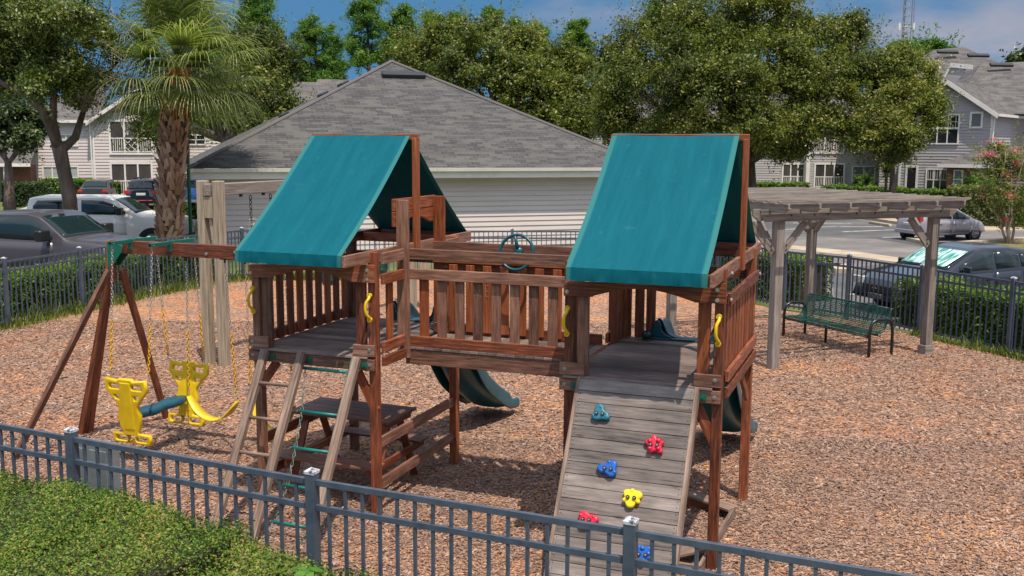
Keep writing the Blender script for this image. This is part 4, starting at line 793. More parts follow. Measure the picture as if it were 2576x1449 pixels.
# ------------------------------------------------------------------ cars
tyre = mat('tyre_rubber', (.012, .012, .013), .8); rimm = mat('alloy_rim', (.42, .42, .44), .3, .9); lamp_r = mat('red_lamp', (.45, .01, .015), .15, coat=1); lamp_c = mat('headlamp_glass', (.55, .56, .55), .1, .2, coat=1); trimb = mat('black_trim', (.012, .012, .014), .45); cgl = mat('tinted_car_glass', (.010, .022, .025), .05, spec=.6)
def ip(L, x):
    if x <= L[0][0]: return L[0][1]
    for (a, b), (c, d) in zip(L[:-1], L[1:]):
        if x <= c: t = (x-a)/(c-a); return b+(d-b)*t
    return L[-1][1]
def car(name, label, cat, loc, rz, W_, top, belt, wb, wr, paint, side, front, back=None, zb=.34, inset=.16, lamps=(), group='parked cars', sc=1, doors=(), mirror=None, wheels='alloy', noses=.12):
    """profile car: x forward, top(x)/belt(x) height lines; side=[(x0,x1,x0top,x1top)] windows"""
    T = thing(name, label, cat, loc, rz, group); T.scale = (sc, sc, sc); x0, x1 = top[0][0], top[-1][0]; w = W_/2
    xs = sorted(set([p[0] for p in top]+[p[0] for p in belt]+list(np.linspace(x0, x1, 34))))
    def wid(x): e = min((x-x0), (x1-x)); return w*(1-.16*max(0, 1-e/.45)**2)
    def tw(x): h = ip(top, x)-ip(belt, x); return wid(x)*(1-inset*min(1, h/.45))-.02
    def prof(x): 
        zt, zl = ip(top, x), ip(belt, x); zl = min(zl, zt-.03); W0 = wid(x); e = min(x-x0, x1-x); low = zb+.10*max(0, 1-e/.5)
        return [(0, low), (W0*.85, low), (W0*.97, low+.07), (W0, low+(zl-low)*.45), (W0*.985, zl-.06), (W0*.955, zl), (tw(x)*.985, zt-.05), (tw(x)*.9, zt-.008), (tw(x)*.5, zt+.012), (0, zt+.018)]
    def ys(x, z):
        P = prof(x)
        for (a, b), (c, d) in zip(P[2:7], P[3:8]):
            if b <= z <= d and d > b: return a+(c-a)*(z-b)/(d-b)
        return P[3][0]
    q = MB(); vs = []; n = 10
    for x in xs:
        P = prof(x); vs += [(x, y, z) for y, z in P]+[(x, -y, z) for y, z in reversed(P[1:-1])]
    m = 2*n-2; fs = [(i*m+j, i*m+(j+1) % m, (i+1)*m+(j+1) % m, (i+1)*m+j) for i in range(len(xs)-1) for j in range(m)]+[tuple(range(m)), tuple((len(xs)-1)*m+j for j in range(m))]
    q.raw(vs, fs, .5); body = put('body', q, paint, T, smooth=True); es = body.modifiers.new('e', 'EDGE_SPLIT'); es.split_angle = R_(48)
    def patch(name, m_, cols, par=T, off=.007):
        for s in (1, -1):
            g = MB()
            for (xa, za0, za1), (xb, zb0, zb1) in zip(cols[:-1], cols[1:]):
                r_ = 3
                for k in range(r_):
                    z00 = za0+(za1-za0)*k/r_; z01 = za0+(za1-za0)*(k+1)/r_; z10 = zb0+(zb1-zb0)*k/r_; z11 = zb0+(zb1-zb0)*(k+1)/r_
                    g.face([(xa, s*(ys(xa, z00)+off), z00), (xb, s*(ys(xb, z10)+off), z10), (xb, s*(ys(xb, z11)+off), z11), (xa, s*(ys(xa, z01)+off), z01)], .5)
            o = put(name, g, m_, par, smooth=True, fx=False, wd=True); sd = o.modifiers.new('s', 'SOLIDIFY'); sd.thickness = .004; sd.offset = 0
            yield o
    for cols in side: list(patch('side_window', cgl, cols))
    for (a, b) in doors:
        N_ = 6; cols = [(a+(b-a)*i/N_, zb+.13, ip(belt, a+(b-a)*i/N_)-.045) for i in range(N_+1)]
        for k, o in enumerate(patch('door', paint, cols, off=.005)):
            s = 1 if k == 0 else -1; g = MB(); zc = ip(belt, a)-.20; y = ys(a+.12, zc); g.box(a+.05, a+.24, min(s*(y+.01), s*(y+.045)), max(s*(y+.01), s*(y+.045)), zc-.018, zc+.018); put('handle', g, paint, o, bevel=.006)
    def glass(name, xa, xb, fr=.84, m_=cgl, dz=.012):
        g = MB(); K = 6; J = 8
        for i in range(K):
            for j in range(J):
                P = []
                for (u, v) in ((i, j), (i+1, j), (i+1, j+1), (i, j+1)):
                    x = xa+(xb-xa)*u/K; y = tw(x)*fr*(-1+2*v/J); z = ip(top, x)+.02-.030*abs(y/tw(x))**2.2; s = 1 if xb > xa else -1; P.append((x+s*.012, y, z+dz))
                g.face(P, .5)
        o = put(name, g, m_, T, smooth=True, wd=True); sd = o.modifiers.new('s', 'SOLIDIFY'); sd.thickness = .004; return o
    glass('windscreen', *front)
    if back: glass('rear_window', *back)
    for x in wb:
        for s in (1, -1):
            yw = ys(x, wr); g = MB(); g.tube([(x, s*(yw-.25), wr), (x, s*(yw+.008), wr)], wr*1.16, 24); put('wheel_arch', g, trimb, T)
            g = MB(); g.tube([(x, s*(yw-.20), wr), (x, s*(yw-.01), wr), (x, s*(yw+.02), wr)], [wr, wr, wr*.93], 28); wh = put('tyre', g, tyre, T, smooth=False)
            g = MB(); g.tube([(x, s*(yw+.015), wr), (x, s*(yw+.026), wr)], wr*.66, 24); 
            for k in range(7):
                t = 2*math.pi*k/7; g.tube([(x, s*(yw+.034), wr), (x+wr*.6*math.cos(t), s*(yw+.028), wr+wr*.6*math.sin(t))], .022, 6)
            put('rim', g, rimm, wh); g = MB()
            for k in range(7): t = 2*math.pi*(k+.5)/7; g.tube([(x+wr*.42*math.cos(t), s*(yw+.024), wr+wr*.42*math.sin(t)), (x+wr*.42*math.cos(t), s*(yw+.029), wr+wr*.42*math.sin(t))], wr*.12, 6)
            put('rim_gap', g, trimb, wh)
    if mirror:
        mx_, mz, ms_ = mirror
        for s in (1, -1): y = ys(mx_, mz); g = MB(); y0_, y1_ = sorted((s*(y+.05), s*(y+.05+.22*ms_))); g.box(mx_-.07*ms_, mx_+.05*ms_, y0_, y1_, mz-.02, mz+.15*ms_); g.box(mx_-.03, mx_+.03, min(s*(y-.03), s*(y+.06)), max(s*(y-.03), s*(y+.06)), mz-.01, mz+.05); put('mirror', g, paint if ms_ < 1.2 else trimb, T, bevel=.03*ms_)
    for (nm, m_, xa, xb, ya, yb, za, zb_) in lamps:
        for s in ((1, -1) if ya > 0 else (1,)):
            g = MB(); g.box(xa, xb, min(s*ya, s*yb), max(s*ya, s*yb), za, zb_); put(nm, g, m_, T, bevel=.02)
    return T, ys
dk = mat('charcoal_paint', (.075, .068, .078), .38, .3, coat=.35); navy = mat('dark_blue_paint', (.018, .026, .042), .25, .4, coat=.8); silv = mat('silver_paint', (.36, .34, .38), .3, .4, coat=.6); slv2 = mat('pearl_paint', (.78, .74, .71), .4, .0, coat=.3); blkp = mat('black_paint', (.012, .014, .02), .2, .3, coat=.8); blup = mat('blue_paint', (.02, .10, .30), .25, .4, coat=.8)
# dark pickup on the left
T, ys = car('pickup_truck', 'dark charcoal pickup truck parked nose in at the left fence', 'pickup truck', (-12.30, 26.5, 0), R_(-17), 2.02,
    [(-3.0, 1.30), (-1.45, 1.33), (-1.40, 1.86), (-1.1, 1.93), (.2, 1.95), (.55, 1.88), (1.38, 1.34), (1.5, 1.30), (2.2, 1.27), (2.70, 1.20), (2.86, 1.08), (2.92, .62)],
    [(-3, 1.25), (-1.4, 1.27), (1.35, 1.27), (1.6, 1.22), (2.5, 1.14), (2.92, .6)], (-1.95, 1.95), .41, dk,
    [[(-.95, 1.30, 1.50), (-.86, 1.30, 1.80), (-.2, 1.28, 1.83), (.32, 1.27, 1.81), (.62, 1.27, 1.68), (1.02, 1.32, 1.40)], [(-1.36, 1.32, 1.66), (-1.3, 1.30, 1.80), (-1.03, 1.30, 1.81)]], (1.36, .58, .92), (-1.46, -1.41, .8), zb=.42, inset=.12, doors=((-.98, 1.05),), mirror=(.95, 1.30, 1.7),
    lamps=(('headlight', lamp_c, 2.70, 2.90, .62, .96, .82, 1.05), ('grille', rimm, 2.86, 2.95, -.55, .55, .72, 1.08), ('bumper', rimm, 2.82, 3.02, -.98, .98, .45, .66)))
# pale suv behind it
car('pickup_truck', 'pale silver four door truck parked behind the leaning oak trunk', 'truck', (-14.05, 34.6, 0), R_(2), 1.98,
    [(-2.35, 1.0), (-2.28, 1.55), (-2.15, 1.88), (-1.9, 1.93), (.3, 1.93), (.65, 1.87), (1.42, 1.36), (1.55, 1.31), (2.3, 1.27), (2.72, 1.17), (2.85, .62)],
    [(-2.35, 1.0), (-2.2, 1.30), (1.4, 1.28), (2.4, 1.18), (2.85, .6)], (-1.45, 1.92), .42, slv2,
    [[(-2.0, 1.36, 1.62), (-1.85, 1.34, 1.80), (-.55, 1.34, 1.82)], [(-.40, 1.34, 1.82), (.32, 1.34, 1.80), (.62, 1.33, 1.70), (1.05, 1.36, 1.44)]], (1.40, .70, .9), (-2.29, -2.17, .8), zb=.45, inset=.10, doors=((-.48, 1.08), (-1.55, -.52)), mirror=(.95, 1.36, 1.5), lamps=(('headlight', lamp_c, 2.62, 2.84, .62, .95, .84, 1.05),))
# dark suv seen from behind, blue suv, small dark sedan by the left house
sp = gz(351, 527); T, ys = car('suv', 'dark suv with red lower trim parked tail out before the left house', 'suv', (sp.x, sp.y+2.1, 0), R_(94), 1.85,
    [(-2.25, .55), (-2.2, 1.05), (-1.98, 1.12), (-1.72, 1.56), (-1.5, 1.66), (.3, 1.68), (.7, 1.60), (1.35, 1.10), (2.1, .98), (2.3, .6)], [(-2.25, .5), (-2.1, 1.0), (1.3, 1.02), (2.3, .58)], (-1.35, 1.35), .36, blkp,
    [[(-1.45, 1.12, 1.5), (-.3, 1.10, 1.58), (.4, 1.08, 1.55), (.9, 1.08, 1.25)]], (1.3, .75, .88), (-1.76, -1.97, .82), zb=.3, lamps=(('tail_light', lamp_r, -2.24, -1.98, .62, .92, .86, 1.08), ('red_trim', mat('red_trim_paint', (.5, .02, .03), .4), -2.27, -2.2, -.62, .62, .48, .53), ('number_plate', mat('plate_white', (.5, .55, .52), .4), -2.24, -2.19, -.26, .26, .78, .93), ('roof_rail', trimb, -1.3, .3, .58, .63, 1.68, 1.76)))
sp = gz(478, 527); car('suv', 'bright blue suv half hidden between palm and grey timber posts', 'suv', (sp.x, sp.y+2.1, 0), R_(92), 1.85,
    [(-2.2, .6), (-2.1, 1.2), (-1.85, 1.66), (-1.5, 1.74), (.4, 1.74), (.8, 1.64), (1.4, 1.15), (2.1, 1.02), (2.3, .6)], [(-2.2, .55), (-2.1, 1.15), (1.3, 1.10), (2.3, .58)], (-1.35, 1.35), .37, blup,
    [[(-1.6, 1.2, 1.56), (-.3, 1.18, 1.62), (.8, 1.15, 1.35)]], (1.32, .82, .88), (-1.9, -2.1, .8), zb=.32, lamps=(('tail_light', lamp_r, -2.2, -2.0, .68, .9, .9, 1.25), ('rear_bumper', rimm, -2.28, -2.1, -.85, .85, .40, .55)))
sp = gz(228, 516); car('sedan', 'small dark sedan parked before the left house hedge', 'sedan', (sp.x-.4, sp.y+2.6, 0), R_(100), 1.78,
    [(-2.3, .55), (-2.25, .95), (-1.6, 1.02), (-1.0, 1.38), (-.6, 1.44), (.3, 1.44), (1.1, .98), (2.1, .86), (2.3, .5)], [(-2.3, .5), (-2.1, .9), (1.1, .93), (2.3, .5)], (-1.35, 1.35), .33, mat('grey_paint', (.05, .055, .06), .3, .4, coat=.6), [[(-1.1, .98, 1.25), (-.3, .98, 1.36), (.4, .97, 1.34), (.8, .97, 1.1)]], (1.05, .38, .86), (-1.08, -1.55, .84), lamps=(('tail_light', lamp_r, -2.3, -2.15, .55, .85, .72, .88),))
# silver hatchback
hp_ = gz(2395, 608); T, ys = car('hatchback', 'silver hatchback parked beyond the pergola with its tail to the left', 'hatchback', (hp_.x-.05, hp_.y+1.05, 0), R_(20), 1.70,
    [(-1.98, .55), (-1.95, .95), (-1.86, 1.08), (-1.55, 1.46), (-1.3, 1.52), (.0, 1.53), (.35, 1.46), (1.30, .98), (1.75, .86), (1.95, .70), (2.0, .45)], [(-1.98, .5), (-1.85, 1.0), (-.5, 1.0), (.6, .93), (1.4, .86), (2.0, .5)], (-1.26, 1.28), .31, silv,
    [[(-1.50, 1.07, 1.15), (-1.3, 1.05, 1.38), (-.95, 1.04, 1.42)], [(-.88, 1.04, 1.43), (-.15, 1.02, 1.44), (-.12, 1.02, 1.44)], [(-.05, 1.01, 1.44), (.30, .99, 1.38), (.62, .99, 1.22), (.98, .99, 1.07)]], (1.24, .42, .86), (-1.58, -1.84, .8), zb=.24, sc=.86, doors=((-.92, -.10), (-.06, .95)), mirror=(.72, 1.02, .75),
    lamps=(('tail_light', lamp_r, -1.93, -1.72, .56, .80, .92, 1.22), ('number_plate', mat('plate_white'), -1.99, -1.94, -.24, .24, .72, .84), ('rear_bumper', silv, -2.03, -1.85, -.74, .74, .34, .52)))
# dark sedan on the right
T, ys = car('sedan', 'dark blue black sedan with silver sunshade parked nose in at the right fence', 'sedan', (10.55, 23.35, 0), R_(202), 1.85,
    [(-2.55, .55), (-2.5, .98), (-1.75, 1.06), (-1.05, 1.40), (-.6, 1.47), (.1, 1.48), (.42, 1.42), (1.28, 1.02), (1.4, .99), (2.1, .88), (2.42, .74), (2.55, .42)], [(-2.55, .5), (-2.3, .95), (-1, .99), (1.2, .94), (2.1, .80), (2.55, .45)], (-1.5, 1.45), .34, navy,
    [[(-1.42, 1.05, 1.10), (-1.1, 1.03, 1.28), (-.85, 1.02, 1.33)], [(-.78, 1.02, 1.35), (-.5, 1.01, 1.39), (-.08, 1.00, 1.40)], [(.0, 1.0, 1.40), (.30, .99, 1.36), (.62, .98, 1.24), (1.0, .98, 1.08)]], (1.30, .44, .88), (-1.1, -1.7, .86), zb=.22, doors=((-.85, -.04), (0, 1.0)), mirror=(.92, .98, .8),
    lamps=(('headlight', lamp_c, 2.18, 2.48, .52, .86, .60, .78), ('grille', trimb, 2.46, 2.58, -.42, .42, .48, .66), ('number_plate_holder', mat('plate_frame', (.08, .08, .09), .4), 2.56, 2.60, -.22, .22, .34, .46)))
g = MB(); g.box(2.588, 2.60, -.07, .07, .565, .59); g.box(2.588, 2.602, -.022, .022, .55, .605); put('badge', g, mat('gold_badge', (.6, .42, .12), .3, .8), T)
shm = mat('silver_sunshade', rough=.35, metal=.3, cols=[(.40, (.02, .22, .17)), (.5, (.25, .6, .5)), (.58, (.75, .85, .85))], scale=2.2, stretch=(1.2, 7, 1), detail=2)
g = MB(); top_ = [(.44, 1.415), (1.28, 1.02)]
for i in range(8):
    for j in range(6):
        P = []
        for u, v in ((i, j), (i+1, j), (i+1, j+1), (i, j+1)): x = .56+.68*v/6; y = -.66+1.32*u/8; z = 1.415-(x-.44)*.47+.042-.02*abs(y)**2; P.append((x+.02, y, z))
        g.face(P, .5)
o = put('sunshade', g, shm, T, smooth=True, wd=True); sd = o.modifiers.new('s', 'SOLIDIFY'); sd.thickness = .003
# ------------------------------------------------------------------ buildings
def sidingm(name, c):
    return mat(name, rough=.65, cols=[(.3, tuple(x*.86 for x in c)), (.7, c)], scale=1.2, stretch=(.4, .4, 3), detail=8)
white_s = sidingm('pale_siding', (.62, .545, .53)); grey_s = sidingm('grey_siding', (.42, .39, .40)); wtrim = mat('white_trim', rough=.5, cols=[(.3, (.68, .64, .61)), (.7, (.80, .76, .73))], scale=2)
shing = brickmat('shingles', (.098, .094, .094), (.060, .061, .066), (.026, .025, .027), .36, .15, .009, third=(.106, .103, .098)); shing2 = brickmat('far_shingles', (.125, .115, .117), (.085, .082, .086), (.045, .042, .044), .5, .2, .010, third=(.135, .127, .12))
brick = brickmat('red_brick', (.28, .055, .035), (.18, .035, .025), (.30, .24, .2), .22, .075, .012)
ventm = mat('dark_vent', (.022, .028, .035), .5); glassm = mat('dark_glass', (.02, .024, .028), .08, spec=.8); screenm = mat('porch_screen', rough=.6, cols=[(.3, (.018, .017, .018)), (.7, (.075, .06, .055))], scale=.9, stretch=(1, 1, .3)); blind = mat('window_blind', rough=.6, cols=[(.3, (.25, .28, .28)), (.7, (.42, .44, .43))], scale=3, stretch=(.1, .1, 9)); curt = mat('curtain', (.45, .40, .42), .8)
def wall_siding(q, x0, x1, z0, z1, c=.18, y=0, M=None, lf=None, rf=None, lean=.034):
    z = z0; M = M or Matrix.Identity(4)
    while z < z1-1e-4:
        t = min(z+c, z1); a0 = lf(z) if lf else x0; a1 = rf(z) if rf else x1; b0 = lf(t) if lf else x0; b1 = rf(t) if rf else x1
        if b1-b0 > 0.01 or a1-a0 > .01: q.raw([M @ Vector(p) for p in ((a0, y-lean, z), (a1, y-lean, z), (max(b1, b0), y-.004, t), (b0, y-.004, t), (a0, y+.0, z), (a1, y+.0, z))], [(0, 1, 2, 3), (4, 5, 1, 0)])
        z = t
class Bld:
    def __init__(s, name, label, cat, P, ang): s.T = thing(name, label, cat, P, ang); s.P = Vector(P); s.a = ang; s.X = Vector((math.cos(ang), math.sin(ang), 0)); s.Y = Vector((-math.sin(ang), math.cos(ang), 0))
    def pix(s, px, py, y=0):
        d = ray(px, py); o = Vector((0, 0, CAMH)); t = (s.P+s.Y*y-o).dot(s.Y)/d.dot(s.Y); p = o+d*t-s.P; return p.dot(s.X), p.z
    def roofq(s, q, pts, ud, org=None):  # planar roof face with uv in metres; ud = eave direction
        P = [Vector(p) for p in pts]; n = (P[1]-P[0]).cross(P[2]-P[0]).normalized(); u = Vector(ud).normalized(); v = n.cross(u); o = Vector(org or P[0]); q.face(P, .5, [((p-o).dot(u)+50, (p-o).dot(v)+50) for p in P])
    def window(s, x0, x1, z0, z1, cols=2, rows=2, glass=None, y=0, tr=.09, sash=True, M=None, name='window'):
        q = MB(); M = M or Matrix.Identity(4); q.box(x0-tr, x0, y-.09, y+.02, z0-tr, z1+tr, M); q.box(x1, x1+tr, y-.09, y+.02, z0-tr, z1+tr, M); q.box(x0, x1, y-.09, y+.02, z1, z1+tr, M); q.box(x0, x1, y-.10, y+.02, z0-tr, z0, M)
        for i in range(1, cols): x = x0+(x1-x0)*i/cols; w_ = .035 if sash else .018; q.box(x-w_, x+w_, y-.075, y-.04, z0, z1, M)
        for i in range(1, rows): z = z0+(z1-z0)*i/rows; q.box(x0, x1, y-.07, y-.042, z-.025, z+.025, M)
        f = put(name, q, wtrim, s.T); g = MB(); g.box(x0, x1, y-.046, y-.03, z0, z1, M); put('pane', g, glass or glassm, f); return f
# garage
g0 = gy(475, 500, 32.5); g0.z = 0; GA = R_(17.5); G = Bld('garage', 'white sided garage with grey shingled hip roof behind the playset', 'garage', g0+Vector((.52, .2, 0)), GA)
GW, GD, EZ = 15.1, 19.0, 2.91; ov = .55
q = MB(); wall_siding(q, 0, GW, .15, EZ-.1, .178); wall_siding(q, 0, GD, .15, EZ-.1, .178, M=Matrix.Translation((GW, 0, 0)) @ Matrix.Rotation(R_(90), 4, 'Z')); wall_siding(q, 0, GD, .15, EZ-.1, .178, M=Matrix.Translation((0, GD, 0)) @ Matrix.Rotation(R_(-90), 4, 'Z')); wl = put('wall', q, white_s, G.T, fx=False)
q = MB(); q.box(0, GW, 0, GD, 0, .15); put('foundation', q, concm, G.T)
q = MB(); q.box(-.03, .10, -.035, .1, .15, EZ-.1); q.box(GW-.1, GW+.03, -.035, .1, .15, EZ-.1); put('corner_trim', q, wtrim, G.T)
rx0, rx1, ry0, ry1 = -ov, GW+ov, -ov, GD+ov; hw = (rx1-rx0)/2; pk = 4.14; q = MB(); c0 = (rx0, ry0, EZ+.02); c1 = (rx1, ry0, EZ+.02); c2 = (rx1, ry1, EZ+.02); c3 = (rx0, ry1, EZ+.02); pa = ((rx0+rx1)/2, ry0+hw, EZ+pk); pb = ((rx0+rx1)/2, ry1-hw, EZ+pk)
if pb[1] < pa[1]: pb = (pa[0], pa[1]+1.5, pa[2])
G.roofq(q, [c0, c1, pa], (1, 0, 0)); G.roofq(q, [c1, c2, pb, pa], (0, 1, 0)); G.roofq(q, [c2, c3, pb], (-1, 0, 0)); G.roofq(q, [c3, c0, pa, pb], (0, -1, 0)); rf = put('roof', q, shing, G.T, fx=False)
for a, b in ((c0, pa), (c1, pa)): q = MB(); q.tube([Vector(a)+Vector((0, 0, .0)), Vector(b)+Vector((0, 0, .02))], .07, 6); put('hip_cap', q, mat('ridge_shingle', (.125, .115, .115), .9), rf)
q = MB(); q.box(rx0+.05, rx1-.05, ry0+.05, .0, EZ-.20, EZ-.18); q.box(rx0+.05, 0, 0, ry1, EZ-.20, EZ-.18); q.box(GW, rx1-.05, 0, ry1, EZ-.20, EZ-.18); put('soffit', q, wtrim, G.T)
q = MB(); q.box(rx0+.03, rx1-.03, ry0+.02, ry0+.05, EZ-.33, EZ+.0); q.box(rx0+.02, rx0+.05, ry0+.05, ry1, EZ-.22, EZ); q.box(rx1-.05, rx1-.02, ry0+.05, ry1, EZ-.22, EZ); put('fascia', q, wtrim, G.T)
q = MB(); q.prism([(0, 0), (.12, .02), (.14, .13), (.0, .13)], rx1-rx0, Matrix.Translation((rx0, ry0+.02, EZ-.12)) @ Matrix.Rotation(R_(-90), 4, 'Z') @ Matrix.Translation((0, 0, 0))); put('gutter', q, wtrim, G.T)
def roofvent(par, c, u, up, L, m=ventm):
    mt = Matrix((Vector(u).normalized(), Vector(up).normalized(), Vector(u).normalized().cross(Vector(up).normalized()))).transposed().to_4x4(); mt.translation = Vector(c); q = MB(); q.box(-L/2, L/2, -.16, .16, 0, .20); return put('roof_vent', q, m, par, mt, bevel=.03)
sl_ = Vector((0, hw, pk)).normalized()
def onroof(px, py):
    d = ray(px, py); X = G.X; Y = G.Y; n = (X.cross(Y*sl_.y+Vector((0, 0, sl_.z)))).normalized(); p0 = G.P+Y*ry0+Vector((0, 0, EZ)); o = Vector((0, 0, CAMH)); t = (p0-o).dot(n)/d.dot(n); p = o+d*t-G.P; return Vector((p.dot(X), p.dot(Y), p.z))
vc = onroof(1015, 194); roofvent(rf, vc, (1, 0, 0), sl_, 1.75)
for t in (.42, .60, .70): p = Vector(c0).lerp(Vector(pa), t*1.12)+Vector((-.45, .6, -.05)); roofvent(rf, p, (0, 1, 0), (hw, 0, pk), 1.3)
# grey roofed house half seen left of the garage ridge
H2 = Bld('house', 'low grey shingled roof with dark vents just left of the garage roof', 'house', gy(720, 480, 82).xy.to_3d(), R_(15))
q = MB(); wall_siding(q, 0, 14, 0, 5.4, .2); put('wall', q, grey_s, H2.T, fx=False)
x0, z0 = H2.pix(762, 232); x1, z1 = H2.pix(905, 232); xa, za = H2.pix(800, 199, 5.5); xb, zb = H2.pix(905, 199, 5.5); q = MB(); H2.roofq(q, [(x0-1, -.5, 5.3), (15, -.5, 5.3), (15, 5.5, za), (xa, 5.5, za)], (1, 0, 0)); H2.roofq(q, [(x0-1, -.5, 5.3), (xa, 5.5, za), (x0-1, 11, 5.3)], (0, 1, 0)); r2 = put('roof', q, shing2, H2.T, fx=False)
x, z = H2.pix(780, 239, 1.6); roofvent(r2, (x, 1.2, z), (1, 0, 0), (0, 6, za-5.3), 1.6)
# apartment house on the left
hp = gy(243, 500, 66); hp.z = 0; HA = R_(14); HL = Bld('apartment_house', 'two storey pale sided apartment house with screened porches on the left', 'house', hp, HA)
def hx(px, py, y=0): return HL.pix(px, py, y)
xl = hx(75, 400)[0]; ez = hx(243, 303)[1]; xr = hx(620, 400)[0]; apx, apz = hx(345, 226); gx1 = 2*apx
q = MB(); wall_siding(q, 0, gx1, .2, ez, .205); wall_siding(q, 0, gx1, ez, apz-.05, .205, lf=lambda z: (z-ez)/(apz-ez)*apx, rf=lambda z: gx1-(z-ez)/(apz-ez)*(gx1-apx)); put('gable_wall', q, white_s, HL.T, fx=False)
q = MB(); wall_siding(q, xl, 0, .2, ez, .205, y=.5); wall_siding(q, gx1, xr+8, .2, ez, .205, y=1.2); wall_siding(q, 0, 9, .2, ez, .205, M=Matrix.Translation((xl, 9.5, 0)) @ Matrix.Rotation(R_(-90), 4, 'Z')); put('wall', q, white_s, HL.T, fx=False)
q = MB(); q.box(-.07, .05, -.04, .5, .1, ez); q.box(gx1-.05, gx1+.07, -.04, 1.2, .1, ez); q.box(xl-.05, xl+.07, .45, .6, .1, ez); put('corner_trim', q, wtrim, HL.T)
q = MB(); e0 = .35; HL.roofq(q, [(-e0, -.45, ez-.1), (apx, -.45, apz+.12), (apx, 9, apz+.12), (-e0, 9, ez-.1)], (0, -1, 0)); HL.roofq(q, [(gx1+e0, -.45, ez-.1), (gx1+e0, 9, ez-.1), (apx, 9, apz+.12), (apx, -.45, apz+.12)], (0, 1, 0))
HL.roofq(q, [(xl-.3, .1, ez+.02), (0.4, .1, ez+.02), (.4, 6, ez+3.0), (xl+3, 6, ez+3.0)], (1, 0, 0)); HL.roofq(q, [(xl-.3, .1, ez+.02), (xl+3, 6, ez+3.0), (xl-.3, 12, ez)], (0, 1, 0)); HL.roofq(q, [(gx1-.3, .8, ez+.02), (xr+8.5, .8, ez+.02), (xr+6, 7, ez+3.1), (gx1-3, 7, ez+3.1)], (1, 0, 0)); put('roof', q, shing2, HL.T, fx=False)
q = MB()
for a, b in (((-e0, ez-.1), (apx, apz+.12)), ((apx, apz+.12), (gx1+e0, ez-.1))): q.raw([(a[0], -.47, a[1]-.26), (b[0], -.47, b[1]-.26), (b[0], -.47, b[1]), (a[0], -.47, a[1]), (a[0], -.43, a[1]-.26), (b[0], -.43, b[1]-.26), (b[0], -.43, b[1]), (a[0], -.43, a[1])], [(0, 1, 2, 3), (7, 6, 5, 4), (0, 4, 5, 1), (3, 2, 6, 7)])
q.box(xl-.3, -.35, .05, .12, ez-.16, ez+.02); put('fascia', q, wtrim, HL.T)
q = MB(); q.tube([(-.15, -.1, ez-.15), (-.15, -.1, .2)], .05, 8); put('downpipe', q, wtrim, HL.T)
def porch(B, xa, xb, z0, z1, cols, rail=.95, lattice=False, y=0, dep=.0, curtain=False):
    f = B.window(xa, xb, z0, z1, 1, 1, screenm, y=y, tr=.13, name='porch_opening'); q = MB()
    for i in range(1, cols): x = xa+(xb-xa)*i/cols; q.box(x-.05, x+.05, y-.085, y-.048, z0, z1)
    if rail:
        q.box(xa, xb, y-.10, y-.06, z0+rail-.05, z0+rail+.02); q.box(xa, xb, y-.10, y-.06, z0+.04, z0+.10); n = int((xb-xa)/.13)
        for i in range(1, n):
            x = xa+(xb-xa)*i/n; k = int((x-xa)/((xb-xa)/cols))
            if lattice and k == 1: continue
            q.box(x-.018, x+.018, y-.09, y-.065, z0+.1, z0+rail-.05)
        if lattice:
            a = xa+(xb-xa)/cols; b = xa+2*(xb-xa)/cols; h = rail-.12
            for k in range(-4, 8):
                for sg in (1, -1):
                    xs = []; x_ = a+(b-a)*(k+.5)/4
                    for t in (0, 1): xs.append(x_+(h*t if sg > 0 else -h*t))
                    lo, hi = xs; t0, t1 = 0, 1
                    if (sg > 0 and (k % 2)) or (sg < 0 and not k % 2): continue
                    def cl(t): return lo+(hi-lo)*t
                    ts = [t for t in [i/20 for i in range(21)] if a <= cl(t) <= b]
                    if len(ts) > 2: q.tube([(cl(ts[0]), y-.075, z0+.1+h*ts[0]), (cl(ts[-1]), y-.075, z0+.1+h*ts[-1])], .02, 4)
    put('railing', q, wtrim, f)
    if curtain:
        for s in (.36, .42): q = MB(); x = xa+(xb-xa)*s; sg = -1 if s < .4 else 1; q.raw([(x, y-.052, z1), (x+sg*.28, y-.052, z1), (x+sg*.02, y-.052, z0+1.1), (x-sg*.06, y-.052, z0+1.2)], [(0, 1, 2, 3)]); put('curtain', q, curt, f)
(xa, z1_), (xb, _) = hx(277, 306), hx(378, 306); z0_ = hx(277, 384)[1]; porch(HL, xa, xb, z0_, z1_, 3, lattice=True, curtain=True)
(xa, z1_), (xb, _) = hx(281, 413), hx(379, 413); porch(HL, xa, xb, .28, z1_, 3)
a, b = hx(106, 421), hx(194, 474); HL.window(a[0], b[0], b[1], a[1], 4, 2, blind, y=.5); a, b = hx(136, 340), hx(190, 365); HL.window(a[0], b[0], b[1], a[1], 2, 2, blind, y=.5)
for p, r_ in (((468, 341), (492, 362)), ((494, 341), (515, 362))): a, b = hx(*p, 1.2), hx(*r_, 1.2); HL.window(a[0], b[0], b[1], a[1], 1, 2, glassm, y=1.2)
